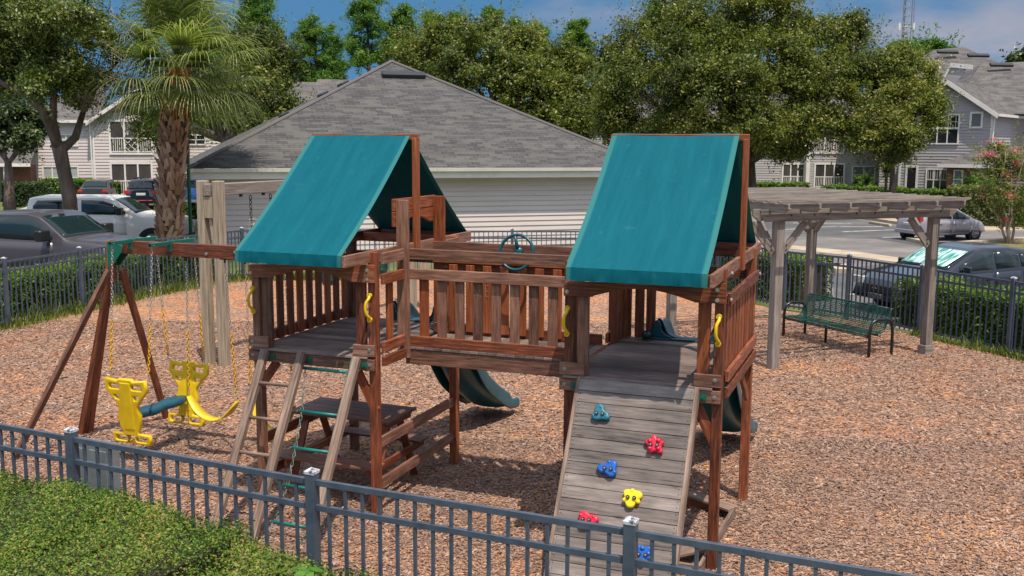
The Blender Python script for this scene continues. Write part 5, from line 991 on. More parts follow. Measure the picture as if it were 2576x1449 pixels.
# brick entry at far left
q = MB(); a, b = hx(32, 415, -1.2), hx(75, 415, -1.2); q.face([(a[0], -1.2, 0), (b[0], -1.2, 0), (b[0], -1.2, a[1]), (a[0], -1.2, a[1])], .5, [(0, 0), (b[0]-a[0], 0), (b[0]-a[0], a[1]), (0, a[1])]); q.face([(b[0], -1.2, 0), (b[0], .5, 0), (b[0], .5, a[1]), (b[0], -1.2, a[1])], .5, [(0, 0), (1.7, 0), (1.7, a[1]), (0, a[1])]); put('brick_wall', q, brick, HL.T, fx=False); bzt = a[1]
q = MB(); a = hx(-60, 412, -2.2); b = hx(90, 412, -1.7); za = hx(40, 365, 3)[1]; HL.roofq(q, [(a[0], -2.3, bzt+.12), (b[0]-.2, -2.3, bzt+.12), (b[0]-.2, 1.5, bzt+2.0), (a[0], 1.5, bzt+2.0)], (1, 0, 0)); put('porch_roof', q, shing2, HL.T, fx=False)
q = MB(); q.box(a[0], b[0]-.2, -2.33, -2.28, bzt-.08, bzt+.12); put('fascia', q, wtrim, HL.T)
for px in (-18, 16): x = hx(px, 440, -2.1)[0]; q = MB(); q.box(x-.14, x+.14, -2.2, -1.95, 0, bzt-.08); put('column', q, wtrim, HL.T)
q = MB(); x = hx(25, 440, -.2)[0]; q.box(x-4.5, x+.3, -.2, 0, 0, bzt); put('recess_wall', q, mat('taupe_wall', (.25, .20, .16), .8), HL.T)  # plain taupe wall behind the entry columns
# house on the right: gabled block in the -20 degree grid
hp = gy(2483, 500, 66); hp.z = 0; RA = R_(-38); HR = Bld('apartment_house', 'two storey grey sided house with arched window, brick corner and gabled roofs at right', 'house', hp, RA)
def rx(px, py, y=0): return HR.pix(px, py, y)
ez = rx(2483, 280)[1]; apx, apz = rx(2387, 206); gl = 2*apx
q = MB(); wall_siding(q, gl, 0, .2, ez, .19, c=.19) if False else wall_siding(q, gl, 0, .2, ez, .19); wall_siding(q, gl, 0, ez, apz-.05, .19, lf=lambda z: gl-(z-ez)/(apz-ez)*(gl-apx), rf=lambda z: -(z-ez)/(apz-ez)*(-apx)); wall_siding(q, 0, 30, .2, ez-.1, .19, M=Matrix.Rotation(R_(90), 4, 'Z')); put('wall', q, grey_s, HR.T, fx=False)
q = MB(); q.box(-.10, .05, -.05, .10, .1, ez); q.box(gl-.05, gl+.1, -.05, .1, .1, ez); put('corner_trim', q, wtrim, HR.T)
q = MB(); ov = .4; HR.roofq(q, [(ov, -.5, ez-.18), (ov, 31, ez-.18), (apx, 31, apz+.12), (apx, -.5, apz+.12)], (0, 1, 0)); HR.roofq(q, [(gl-ov, -.5, ez-.18), (apx, -.5, apz+.12), (apx, 17, apz+.12), (gl-ov, 17, ez-.18)], (0, -1, 0)); rfr = put('roof', q, shing2, HR.T, fx=False)
q = MB()
for a, b in (((gl-ov, ez-.18), (apx, apz+.12)), ((apx, apz+.12), (ov, ez-.18))): q.raw([(a[0], -.52, a[1]-.3), (b[0], -.52, b[1]-.3), (b[0], -.52, b[1]+.02), (a[0], -.52, a[1]+.02), (a[0], -.47, a[1]-.3), (b[0], -.47, b[1]-.3), (b[0], -.47, b[1]+.02), (a[0], -.47, a[1]+.02)], [(0, 1, 2, 3), (7, 6, 5, 4), (0, 4, 5, 1), (3, 2, 6, 7)])
q.box(ov-.03, ov+.1, -.45, 31, ez-.34, ez-.17); put('fascia', q, wtrim, HR.T)
q = MB(); q.tube([(ov, -.35, ez-.25), (.12, .0, ez-.5), (.10, -.08, ez-1.5), (.10, -.08, 3.6), (-.5, -.3, 3.2)], .055, 8); put('downpipe', q, wtrim, HR.T)
a, b = rx(2336, 291), rx(2408, 360); xm, zm = rx(2336, 323)
f = HR.window(a[0], b[0], b[1], a[1], 3, 1, glassm); q = MB(); q.box(a[0], b[0], -.08, -.048, zm-.06, zm+.06)
for i in range(6): x = a[0]+(b[0]-a[0])*(i+.5)/6; q.box(x-.012, x+.012, -.065, -.047, zm, a[1])
q.box(a[0], b[0], -.066, -.047, (zm+a[1])/2-.012, (zm+a[1])/2+.012); put('muntins', q, wtrim, f)
cx, cz = rx(2375, 279); rr = .62; q = MB(); ring = [(cx+rr*math.cos(R_(t)), cz+rr*1.35*math.sin(R_(t))) for t in range(0, 181, 15)]; q.prism(ring, .03, Matrix.Translation((0, -.04, 0))); fr_ = put('arched_window', q, mat('pale_glass', (.16, .18, .19), .15), HR.T)
q = MB(); q.tube([(x, -.05, z) for x, z in ring], .055, 6); q.box(cx-rr, cx+rr, -.08, -.02, cz-.05, cz+.03)
for t in (45, 90, 135): q.tube([(cx, -.05, cz), (cx+rr*math.cos(R_(t)), -.05, cz+rr*1.35*math.sin(R_(t)))], .018, 4)
put('frame', q, wtrim, fr_)
a, b = rx(2446, 286), rx(2467, 318); HR.window(a[0], b[0], b[1], a[1], 1, 1, mat('pale_glass'), tr=.13)
a, b = rx(2284, 421), rx(2303, 470); HR.window(a[0], b[0], .25, a[1], 1, 1, mat('door_dark', (.015, .012, .018), .4), tr=.12, name='door')
a, b = rx(2334, 427), rx(2381, 478); f = HR.window(a[0], b[0], max(.6, b[1]), a[1], 3, 2, glassm); q = MB()
for i in range(9): x = a[0]+(b[0]-a[0])*(i+.5)/9; q.box(x-.012, x+.012, -.065, -.047, (max(.6, b[1])+a[1])/2, a[1])
put('muntins', q, wtrim, f)
a, b = rx(2383, 417, -1.0), rx(2446, 417, -1.0); zt = a[1]; q = MB(); q.face([(a[0], -1.0, 0), (b[0], -1.0, 0), (b[0], -1.0, zt), (a[0], -1.0, zt)], .5, [(0, 0), (b[0]-a[0], 0), (b[0]-a[0], zt), (0, zt)]); q.face([(a[0], .1, 0), (a[0], -1, 0), (a[0], -1, zt), (a[0], .1, zt)], .5, [(0, 0), (1.1, 0), (1.1, zt), (0, zt)]); q.face([(b[0], -1, 0), (b[0], 5, 0), (b[0], 5, zt), (b[0], -1, zt)], .5, [(0, 0), (6, 0), (6, zt), (0, zt)]); put('brick_wall', q, brick, HR.T, fx=False)
c, d = rx(2403, 430, -1.0), rx(2418, 473, -1.0); HR.window(c[0], d[0], max(.5, d[1]), c[1], 1, 2, mat('pale_glass'), y=-1.0, tr=.08)
q = MB(); l0 = rx(2359, 410, -1.4)[0]; pz = zt+.12; tp = rx(2470, 367, 0)[1]; HR.roofq(q, [(l0, -1.5, pz), (5.5, -1.5, pz), (5.5, .8, tp), (-.2, .0, tp)], (1, 0, 0)); HR.roofq(q, [(l0, -1.5, pz), (-.2, 0, tp), (l0+.2, 0, pz+.2)], (0, 1, 0)); put('porch_roof', q, shing2, HR.T, fx=False); q = MB(); q.box(l0, 5.5, -1.53, -1.48, pz-.22, pz); put('fascia', q, wtrim, HR.T)
q = MB(); wall_siding(q, b[0]+.2, 6, .2, pz-.2, .19, y=1.2); put('wall', q, grey_s, HR.T, fx=False)
# its white raked cross gable
def rp(px, py, y): x, z = rx(px, py, y); return Vector((x, y, z))
q = MB(); ga_, gb_ = rp(2392, 158, 6.5), rp(2340, 258, 6.5); gc = rp(2448, 163, 6.5)
for a, b in ((gb_, ga_), (ga_, gc)): q.raw([a+Vector((0, 0, -.32)), b+Vector((0, 0, -.32)), b, a, a+Vector((0, .06, -.32)), b+Vector((0, .06, -.32)), b+Vector((0, .06, 0)), a+Vector((0, .06, 0))], [(0, 1, 2, 3), (7, 6, 5, 4), (0, 4, 5, 1), (3, 2, 6, 7)])
put('gable_fascia', q, wtrim, HR.T); q = MB(); q.face([gb_+Vector((.3, .1, -.2)), gc+Vector((-2.6, .1, -3.4)), gc+Vector((-.4, .1, -.2)), ga_+Vector((0, .1, -.2))], .5); put('gable_wall', q, grey_s, HR.T, fx=False)
# taller hip roofed block behind
TB = thing('apartment_house', 'tall grey hip roofed block with dark roof vents rising behind the gabled right hand house', 'house', (36, 84, 0)); o3 = Vector((36, 84, 0)); HB = HR
A_ = gy(2349, 125, 84); B_ = gy(2425, 118, 84); E_ = [Vector((A_.x-7, 76, 5.8)), Vector((B_.x+8.5, 76, 5.8)), Vector((B_.x+8.5, 92, 5.8)), Vector((A_.x-7, 92, 5.8))]
def lo(*P): return [Vector(p)-o3 for p in P]
q = MB(); HB.roofq(q, lo(E_[0], E_[1], B_, A_), (1, 0, 0)); HB.roofq(q, lo(E_[1], E_[2], B_), (0, 1, 0)); HB.roofq(q, lo(E_[2], E_[3], A_, B_), (1, 0, 0)); HB.roofq(q, lo(E_[3], E_[0], A_), (0, 1, 0)); tr_ = put('roof', q, shing2, TB, fx=False)
q = MB(); wall_siding(q, E_[0].x+.4-36, E_[1].x-.4-36, .2, 5.8, .2, y=-7.5); wall_siding(q, 0, 15, .2, 5.8, .2, M=Matrix.Translation((E_[1].x-.4-36, -7.5, 0)) @ Matrix.Rotation(R_(90), 4, 'Z')); put('wall', q, grey_s, TB, fx=False)
S1 = gy(2469, 160, 76); S2 = gy(2700, 149, 76); q = MB(); HB.roofq(q, lo((S1.x-5, 69.5, 5.9), (S2.x, 69.5, 5.9), S2, S1), (1, 0, 0)); HB.roofq(q, lo((S1.x-5, 69.5, 5.9), S1, (S1.x-5, 82, 5.9)), (0, 1, 0)); sr_ = put('roof', q, shing2, TB, fx=False)
for px, py, Y_, pr_ in ((2383, 133, 82.6, tr_), (2460, 142, 80.4, tr_), (2518, 166, 74.8, sr_)): roofvent(pr_, gy(px, py, Y_)-o3, (1, .05, 0), (0, 8, 6.2), 1.7)
# left wing of the right hand house, further back
wp = gy(1880, 480, 84); wp.z = 0; HW = Bld('apartment_house', 'grey two storey wing with dark screened porches behind the big oak', 'house', wp, R_(0))
def wx(px, py, y=0): return HW.pix(px, py, y)
xR = wx(2285, 400)[0]; ezw = 5.6; mid = wx(2038, 400)[0]
q = MB(); wall_siding(q, -3, mid, .2, ezw, .2, y=.8); wall_siding(q, mid, xR, .2, ezw, .2); put('wall', q, grey_s, HW.T, fx=False); q = MB(); q.box(mid-.3, mid, -.05, .9, .1, ezw); x = wx(2108, 400)[0]; put('corner_trim', q, wtrim, HW.T)
q = MB(); HW.roofq(q, [(-4, -.4, ezw), (xR+1, -.4, ezw), (xR-4, 7, ezw+3.2), (0, 7, ezw+3.2)], (1, 0, 0)); HW.roofq(q, [(-4, -.4, ezw), (0, 7, ezw+3.2), (-4, 14, ezw)], (0, 1, 0)); put('roof', q, shing2, HW.T, fx=False)
for p, r_, y in (((1971, 414), (2023, 470), .8), ((2052, 414), (2119, 470), 0)): a, b = wx(*p, y), wx(*r_, y); porch(HW, a[0], b[0], .25, a[1], 3, rail=.9, y=y)
for p, r_, y in (((1930, 330), (2030, 383), .8), ((2052, 330), (2119, 383), 0)): a, b = wx(*p, y), wx(*r_, y); porch(HW, a[0], b[0], b[1], a[1], 3, rail=1.0, y=y)
a, b = wx(2146, 420), wx(2197, 466); HW.window(a[0], b[0], .7, a[1], 2, 2, mat('pale_glass'))
# half hidden house between the oaks
mp_ = gy(1440, 480, 96); mp_.z = 0; HM = Bld('house', 'grey roofed house glimpsed between the two big oaks', 'house', mp_, R_(10)); q = MB(); wall_siding(q, -2, 12, 0, 5.6, .2); put('wall', q, grey_s, HM.T, fx=False); q = MB(); HM.roofq(q, [(-3, -.5, 5.5), (13, -.5, 5.5), (9, 7, 9.6), (1, 7, 9.6)], (1, 0, 0)); HM.roofq(q, [(13, -.5, 5.5), (13, 14, 5.5), (9, 7, 9.6)], (0, 1, 0)); HM.roofq(q, [(-3, -.5, 5.5), (1, 7, 9.6), (-3, 14, 5.5)], (0, 1, 0)); put('roof', q, shing2, HM.T, fx=False)
# radio mast
ms = gy(2262, 360, 260); ms.z = 0; RM_ = thing('radio_mast', 'tall thin lattice radio mast with antenna drums above the trees', 'mast', ms); mm = mat('mast_steel', (.25, .25, .27), .5, .6); q = MB(); Hm = 55
cs = [(1.2*math.cos(R_(t)), 1.2*math.sin(R_(t))) for t in (90, 210, 330)]
for c in cs: q.tube([(c[0]*1.1, c[1], 0), (c[0], c[1], Hm)], .11, 5)
for i in range(int(Hm/2)):
    for k in range(3): a, b = cs[k], cs[(k+1) % 3]; q.tube([(a[0], a[1], 2*i), (b[0], b[1], 2*i+2)], .05, 4); q.tube([(a[0], a[1], 2*i), (b[0], b[1], 2*i)], .05, 4)
put('lattice', q, mm, RM_)
za = gy(2262, 67, 260).z
for x in (-1.7, 1.9): q = MB(); q.tube([(x, 0, za-.9), (x, 0, za+.9)], .32, 10); q.tube([(0, 0, za), (x, 0, za)], .08, 5); put('antenna', q, wtrim, RM_)
q = MB(); q.tube([(2.2, 0, 0), (1.6, 0, Hm)], .08, 5); put('feed_line', q, mm, RM_)
# slim green pole and wheel stops
pp = gz(483, 640); q = MB(); q.tube([(0, 0, 0), (0, 0, 4.6)], .055, 10); q.tube([(0, 0, 0), (0, 0, .25)], .10, 10); tag(put('pole', q, mat('green_pole_paint', (.01, .10, .06), .5), smooth=True, mtx=Matrix.Translation(gz(483, 660).xy.to_3d())), 'slim dark green pole beside the palm trunk', 'pole')
a, b = gz(2184, 562), gz(2266, 575); L = min(2.0, (b-a).length); mt, _ = frame_mtx(a, b); q = MB(); q.prism([(0, 0), (L, 0), (L-.06, .12), (.06, .12)], .15); tag(put('wheel_stop', q, concm, mtx=mt, bevel=.02), 'pale concrete wheel stop in the empty parking bay', 'wheel stop')
# ------------------------------------------------------------------ trees
bark = mat('oak_bark', rough=.95, cols=[(.3, (.055, .04, .03)), (.5, (.15, .11, .085)), (.7, (.26, .20, .155))], scale=6, stretch=(1, 1, .25), detail=10, bump=.8)
pinebark = mat('pine_bark', rough=.95, cols=[(.3, (.07, .04, .03)), (.7, (.22, .14, .10))], scale=5, stretch=(1, 1, .3), bump=.5)
oakL = leafmat('oak_leaf', [(0, (.010, .022, .006)), (.3, (.045, .080, .014)), (.55, (.11, .155, .026)), (.8, (.23, .25, .06)), (1, (.38, .36, .17))], tr=.28, rough=.4, spec=.5)
oakO = leafmat('olive_oak_leaf', [(0, (.014, .024, .006)), (.3, (.048, .072, .011)), (.55, (.125, .155, .022)), (.8, (.24, .24, .04)), (1, (.40, .34, .11))], tr=.3, rough=.45, spec=.4)
oakD = leafmat('dark_oak_leaf', [(0, (.008, .016, .005)), (.35, (.03, .055, .012)), (.65, (.075, .11, .022)), (1, (.22, .22, .10))], tr=.25, rough=.4, spec=.5)  # darker, duller leaf colours than the other oaks
pineL = leafmat('pine_needle', [(0, (.012, .04, .006)), (.4, (.045, .125, .012)), (.7, (.11, .22, .02)), (1, (.22, .31, .05))], tr=.25)
def crown(T, blobs, nclus, nleaf, size, m, crad=.9, asp=.55, hollow=.55, droop=0, name='crown', tone=0, wob=.25, seed=0, sprig=1.0, gap=-9.0):
    o = np.array(T.location); V = []; R = []; tot = sum((b[1]*b[2]*b[3])**(2/3) for b in blobs)
    for b in blobs:
        k = max(4, int(nclus*(b[1]*b[2]*b[3])**(2/3)/tot)); d = RG.normal(0, 1, (k, 3)); d /= np.linalg.norm(d, axis=1)[:, None]
        rad = np.clip(1-RG.exponential(1-hollow, k)*.5, .15, 1)*(1+wob*(np.sin(d[:, 0]*7+b[1])*np.cos(d[:, 2]*6+b[2]*3)+.5*np.sin(d[:, 1]*11+d[:, 2]*9)))
        c = np.array(b[0])+d*rad[:, None]*np.array(b[1:4]); fq = 1.5/crad; g_ = np.sin(c[:, 0]*fq+b[3])+np.sin(c[:, 2]*fq*1.15+b[1]*2)+np.sin((c[:, 0]+c[:, 2])*fq*.6+c[:, 1]*fq*.5)+RG.normal(0, .35, k); kp = g_ > gap; c = c[kp]; d = d[kp]; rad = rad[kp]; k = len(c);
        if k < 2: continue
        ct = RG.normal(0, .13, k)+RG.normal(0, .07); nl = (nleaf*RG.uniform(.5, 1.5, k)).astype(int); idx = np.repeat(np.arange(k), nl); cr_ = crad*RG.uniform(.6, 1.3, k)
        off = RG.normal(0, .34, (len(idx), 3)); off[:, 2] *= .7; off[:, 2] -= droop*np.abs(RG.normal(0, 1, len(idx)))
        p = c[idx]+off*cr_[idx][:, None]; p[:, 2] = np.maximum(p[:, 2], .3); q, _ = leafquads(p, size, up=.5, out=d[idx]*.5, asp=asp); V.append(q); R.append(np.clip(.45+tone+ct[idx]+RG.normal(0, .15, len(idx)), 0, 1))
    for b in blobs:   # sprigs that break the outline
        k = int(nclus*.30*(b[1]*b[2]*b[3])**(2/3)/tot*sprig); 
        if k < 1: continue
        d = RG.normal(0, 1, (k, 3)); d /= np.linalg.norm(d, axis=1)[:, None]; s = np.array(b[0])+d*np.array(b[1:4])*1.02; dv = d*.8+RG.normal(0, .45, (k, 3))+np.array([0, 0, .25]); L = crad*RG.uniform(.8, 2.2, k); m_ = 22
        t = RG.uniform(0, 1, (k, m_)); p = (s[:, None, :]+dv[:, None, :]*(t*L[:, None])[:, :, None]+RG.normal(0, 1, (k, m_, 3))*(crad*.13)).reshape(-1, 3); p[:, 2] = np.maximum(p[:, 2], .3); q, _ = leafquads(p, size*.9, up=.5, asp=asp); V.append(q); R.append(np.clip(.52+tone+RG.normal(0, .15, len(p)), 0, 1))
    V = np.concatenate(V)-o; return bulk(name, V, 4, np.concatenate(R), m, T)
def limb(q, p, e, r0, r1, bend=.15, n=7, seed=0):
    rr = random.Random(seed); p = Vector(p); e = Vector(e); L = (e-p).length; s = Vector((rr.uniform(-1, 1), rr.uniform(-1, 1), rr.uniform(-.3, .9)))*L*bend; P = [p.lerp(e, t)+s*math.sin(math.pi*t)+Vector((rr.uniform(-1, 1), rr.uniform(-1, 1), 0))*L*.015*(0 < t < 1) for t in [i/n for i in range(n+1)]]
    q.tube(P, [r0+(r1-r0)*i/n for i in range(n+1)], 8); return P
def DB(x, y, rx_, ry_, Y, dy=None): c = gy(x, y, Y); rx_ *= .86; ry_ *= .84; return (tuple(c), rx_*Y/FPX, dy if dy else (rx_)*Y/FPX*.85, ry_*Y/FPX)
def tree(name, label, base, trunk, blobs, nclus, nleaf, size, m, r0=.3, twigs=0, group=None, cat='tree', bk=None, **kw):
    T = thing(name, label, cat, base, group=group); o = Vector(base); q = MB(); P = [Vector(t)-o for t in trunk]; rs = [r0*(1-.45*i/(len(P)-1)) for i in range(len(P))]; rs[0] *= 1.25; q.tube(P, rs, 12); top = P[-1]
    for i, b in enumerate(blobs):
        e = Vector(b[0])-o; pp = limb(q, top-Vector((0, 0, .2)), e, r0*.42, r0*.10, seed=i+3)
        for k in range(3): s = pp[random.randint(3, 6)]; limb(q, s, s+Vector((random.uniform(-1, 1)*b[1], random.uniform(-1, 1)*b[2], random.uniform(-.3, .9)*b[3]))*.8, r0*.14, r0*.03, seed=i*7+k, n=5)
    put('trunk', q, bk or bark, T, smooth=True)
    crown(T, blobs, nclus, nleaf, size, m, **kw)
    if twigs:
        q = MB(); rr = random.Random(len(blobs))
        for i in range(twigs):
            b = rr.choice(blobs); d = Vector((rr.gauss(0, 1), -abs(rr.gauss(.3, 1)), rr.gauss(0, .8))).normalized(); c = Vector(b[0])-o; s = c+Vector((d.x*b[1], d.y*b[2], d.z*b[3]))*.85; L = rr.uniform(.5, 1.4)*max(1, size*8); q.tube([s, s+Vector((rr.uniform(-1, 1), rr.uniform(-.5, .2), rr.uniform(-.5, .6)))*L*.5, s+Vector((rr.uniform(-1, 1), rr.uniform(-.5, .2), rr.uniform(-.8, .6)))*L], [size*.14, size*.10, size*.04], 4)
        put('twigs', q, mat('bare_twig', (.24, .19, .14), .9), T)['kind'] = 'stuff'
    return T
# left oak with a leaning forked trunk
Y = 30.5; b0 = gy(178, 560, Y); b0.z = 0; f = gy(150, 372, Y); T = thing('oak_tree', 'large live oak with forked grey trunk at the left behind the dark pickup', 'tree', b0); o = b0; q = MB()
q.tube([(0, 0, -.1), gy(175, 500, Y)-o, gy(163, 440, Y)-o, gy(152, 385, Y)-o, f-o+Vector((-.05, 0, .15))], [.27, .215, .20, .21, .20], 14)
for pts, r in (([(150, 380), (128, 320), (105, 275), (60, 235), (10, 212), (-60, 170)], (.17, .05)), ([(148, 378), (132, 300), (135, 250), (142, 160), (150, 60)], (.15, .04)), ([(155, 378), (190, 345), (198, 318), (210, 280), (240, 225), (300, 150)], (.14, .04)), ([(105, 275), (80, 200), (50, 90)], (.08, .03)), ([(210, 280), (205, 200), (190, 100)], (.08, .02)), ([(135, 250), (100, 150), (90, 40)], (.07, .02))):
    P = [gy(x, y, Y+.25*i*(1 if pts[0][0] > 150 else -1))-o for i, (x, y) in enumerate(pts)]; q.tube(P, [r[0]+(r[1]-r[0])*i/(len(P)-1) for i in range(len(P))], 10)
put('trunk', q, bark, T, smooth=True)
bl = [DB(30, 60, 110, 95, Y-1), DB(150, 40, 105, 80, Y-2), DB(60, 160, 100, 80, Y+1), DB(150, 160, 95, 75, Y-1), DB(235, 110, 75, 70, Y), DB(215, 215, 75, 55, Y+.5), DB(115, 215, 70, 40, Y-2.5), DB(-30, 130, 90, 120, Y), DB(250, 30, 60, 50, Y+1), DB(60, 230, 45, 30, Y+1), DB(130, -60, 150, 60, Y)]
crown(T, bl, 1900, 60, .055, oakL, crad=.40, hollow=.6, wob=.35, tone=.08, gap=-.6)
q = MB(); rr = random.Random(5)
for (x, y, L) in ((265, 205, 90), (250, 235, 100), (240, 180, 120), (230, 160, 60), (280, 130, 80), (270, 30, 90), (200, 245, 70), (300, 215, 60), (255, 250, 80), (235, 110, 90), (90, 240, 50), (300, 80, 60)):
    for k in range(3):
        s = gy(x, y, Y-1.2)-o; e = gy(x+rr.uniform(-.2, 1)*L*.9, y+rr.uniform(-.5, .6)*L*.7, Y-1.6)-o; m_ = s.lerp(e, .5)+Vector((0, 0, rr.uniform(-.1, .25))); q.tube([s, m_, e], [.014, .010, .004], 4); q.tube([m_, m_+(e-s)*.35+Vector((rr.uniform(-.2, .2), 0, rr.uniform(-.3, .3)))], [.007, .003], 4)
put('twigs', q, mat('bare_twig', (.24, .19, .14), .9), T)['kind'] = 'stuff'
ms_ = RG.normal(0, 1, (500, 3))*np.array([.28, .2, .22])+np.array(gy(240, 245, Y-1)-o); ms_ = np.concatenate([ms_, RG.normal(0, 1, (400, 3))*np.array([.12, .1, .35])+np.array(gy(232, 275, Y-1)-o)]); qd, _ = leafquads(ms_, .05, up=0, asp=.12); bulk('spanish_moss', qd, 4, RG.uniform(0, 1, len(qd)), leafmat('moss', [(0, (.16, .13, .09)), (1, (.38, .32, .24))], tr=.2), T)
# lower dark oak at the far left edge and others
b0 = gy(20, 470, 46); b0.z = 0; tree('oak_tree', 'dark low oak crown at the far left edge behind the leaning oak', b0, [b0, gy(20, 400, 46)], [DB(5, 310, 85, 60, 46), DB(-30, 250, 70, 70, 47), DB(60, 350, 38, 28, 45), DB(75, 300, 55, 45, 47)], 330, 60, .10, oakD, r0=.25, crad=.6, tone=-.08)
b0 = gy(565, 470, 56); b0.z = 0; tree('oak_tree', 'broad oak behind the palm with its trunk against the left house', b0, [b0, gy(566, 400, 56), gy(565, 345, 56)],
    [DB(400, 300, 80, 60, 57), DB(520, 250, 85, 75, 56), DB(640, 230, 85, 85, 56), DB(700, 160, 60, 75, 57), DB(560, 150, 100, 80, 58), DB(720, 270, 45, 45, 55), DB(450, 190, 90, 60, 58), DB(650, 310, 60, 35, 55), DB(370, 330, 50, 40, 55), DB(655, 110, 55, 50, 58)], 1200, 62, .10, oakO, r0=.38, crad=.75, twigs=60, tone=-.08, gap=-.8)
Y = 70; b0 = gy(1250, 450, Y); b0.z = 0; tree('oak_tree', 'wide dense oak filling the skyline behind the garage roof', b0, [b0, gy(1250, 350, Y)],
    [DB(1060, 150, 75, 70, Y), DB(1130, 125, 80, 70, Y), DB(1215, 100, 75, 50, Y+2), DB(1200, 180, 100, 90, Y-3), DB(1300, 135, 85, 65, Y), DB(1320, 220, 95, 90, Y-3), DB(1400, 170, 80, 70, Y), DB(1440, 250, 75, 75, Y-2), DB(1400, 310, 90, 60, Y-4), DB(1490, 310, 55, 50, Y-2), DB(1030, 210, 60, 50, Y+2), DB(1480, 200, 45, 45, Y+1), DB(1060, 140, 50, 50, Y+2)], 2300, 62, .115, oakO, r0=.5, crad=.9, gap=-.75, twigs=60, hollow=.7, wob=.32, tone=.05)
Y = 62; b0 = gy(1885, 520, Y); b0.z = 0
tree('oak_tree', 'huge live oak between the right tower canopy and the right hand house', b0, [b0, gy(1886, 460, Y), gy(1887, 400, Y)],
    [DB(1620, 130, 85, 85, Y+1), DB(1600, 230, 95, 85, Y), DB(1700, 60, 95, 80, Y+1), DB(1720, 180, 110, 100, Y-3), DB(1640, 320, 105, 70, Y), DB(1800, 90, 110, 90, Y), DB(1830, 220, 110, 95, Y-4), DB(1760, 310, 100, 65, Y-3), DB(1920, 60, 100, 80, Y+1), DB(1960, 170, 105, 95, Y-3), DB(1900, 310, 100, 60, Y-4), DB(2050, 110, 85, 80, Y), DB(2080, 210, 95, 85, Y-2), DB(2020, 300, 90, 70, Y-3), DB(2090, 330, 60, 55, Y-2), DB(2140, 130, 60, 60, Y+1), DB(1540, 300, 45, 60, Y), DB(1880, 5, 120, 40, Y), DB(1980, 370, 60, 35, Y-2), DB(2150, 60, 40, 35, Y), DB(2180, 95, 25, 30, Y)], 5200, 62, .088, oakO, r0=.52, crad=.8, gap=-.75, twigs=320, wob=.34, hollow=.7, tone=.04)
b0 = gy(2245, 500, 60); b0.z = 0; tree('oak_tree', 'smaller oak with slim brown trunk in front of the grey house', b0, [b0, gy(2246, 460, 60), gy(2244, 405, 60)],
    [DB(2220, 180, 80, 50, 60), DB(2310, 180, 50, 40, 60), DB(2230, 250, 95, 65, 59), DB(2300, 280, 75, 60, 59), DB(2220, 320, 90, 60, 58), DB(2280, 350, 60, 45, 58), DB(2180, 370, 55, 35, 58), DB(2330, 240, 45, 45, 60), DB(2245, 390, 45, 25, 58), DB(2265, 145, 45, 30, 60)], 1500, 62, .085, oakO, r0=.24, crad=.65, twigs=160, gap=-.8, tone=.08, hollow=.7, wob=.32)
b0 = gy(1520, 480, 78); b0.z = 0; tree('oak_tree', 'dark tree in the gap between the two big oaks', b0, [b0, gy(1520, 350, 78)], [DB(1540, 210, 50, 60, 78), DB(1570, 150, 45, 40, 80), DB(1520, 150, 30, 35, 80), DB(1550, 300, 45, 50, 76)], 200, 60, .14, oakD, r0=.25, crad=.9, tone=-.1)
# pines
def pine(label, x, ytop, ybase, Y, rad, n=16, spread=1.0, sub=.5, rnd=None):
    b = gy(x, 480, Y); b.z = 0; topz = gy(x, ytop, Y).z; zb = gy(x, ybase, Y).z; T = thing('pine_tree', label, 'tree', b, group='pines beyond the houses'); q = MB(); q.tube([(0, 0, 0), (.15, 0, topz*.5), (0, 0, topz-.6)], [.30, .22, .06], 8); R = rad*Y/FPX; bl = []; rr = random.Random(int(x))
    for i in range(n):
        t = (i+.5)/n; z = zb+(topz-zb)*t; a = i*2.4+rr.uniform(-.5, .5); r_ = R*(1-.62*t**1.6)*rr.uniform(.45, 1.0); e = Vector((math.cos(a)*r_, math.sin(a)*r_*.9, z+.10*r_)); q.tube([(0, 0, z-.25*r_), (e.x*.5, e.y*.5, z-.05*r_), e], [.09, .06, .025], 5)
        s = R*(.30-.07*t)*rr.uniform(.8, 1.25); bl.append((tuple(e+b), s*1.4, s*1.3, s*.72))
        if rr.random() < .6: e2 = e*.62; bl.append(((e2.x+b.x, e2.y+b.y, z+rr.uniform(-.3, .5)), s*.8, s*.8, s*.5))
    bl.append(((b.x, b.y, topz-.5), R*.28, R*.28, R*.2)); put('trunk', q, pinebark, T, smooth=True); crown(T, bl, int(len(bl)*7), 85, .21*Y/90, pineL, crad=.42*Y/90*1.5, asp=.15, hollow=.3, droop=-.1, name='needles', wob=.15, tone=.14); return T
pine('tall pine standing alone against the blue sky above the garage ridge', 930, 2, 175, 105, 62, 22)
pine('dense pine crown left of the tall lone pine', 800, 62, 240, 95, 85, 24); pine('pine top rising above the oak behind the palm', 655, -10, 130, 90, 60, 18); pine('narrow pine just right of the tall lone pine', 1012, 28, 150, 100, 45, 14)
pine('small pine below the lone pine beside the garage ridge', 850, 150, 260, 100, 50, 10)
for i, (x, y, r) in enumerate(((1090, 38, 38), (1150, 36, 34), (1240, 28, 42), (1300, 62, 34), (1350, 70, 30))): pine(['pine top poking up left of the row over the wide oak', 'second pine top of the row over the wide oak', 'tallest pine top of the row over the wide oak', 'low pine top right of the tallest in the row over the wide oak', 'rightmost low pine top of the row over the wide oak'][i], x, y, y+90, 115, r, 10)
pine('lone pine top between the wide oak and the huge oak', 1448, 58, 150, 105, 42, 14); pine('pine top showing over the left of the huge oak', 1640, 20, 90, 100, 35, 10)
pine('broad pine below the radio mast', 2250, 112, 190, 130, 60, 14)
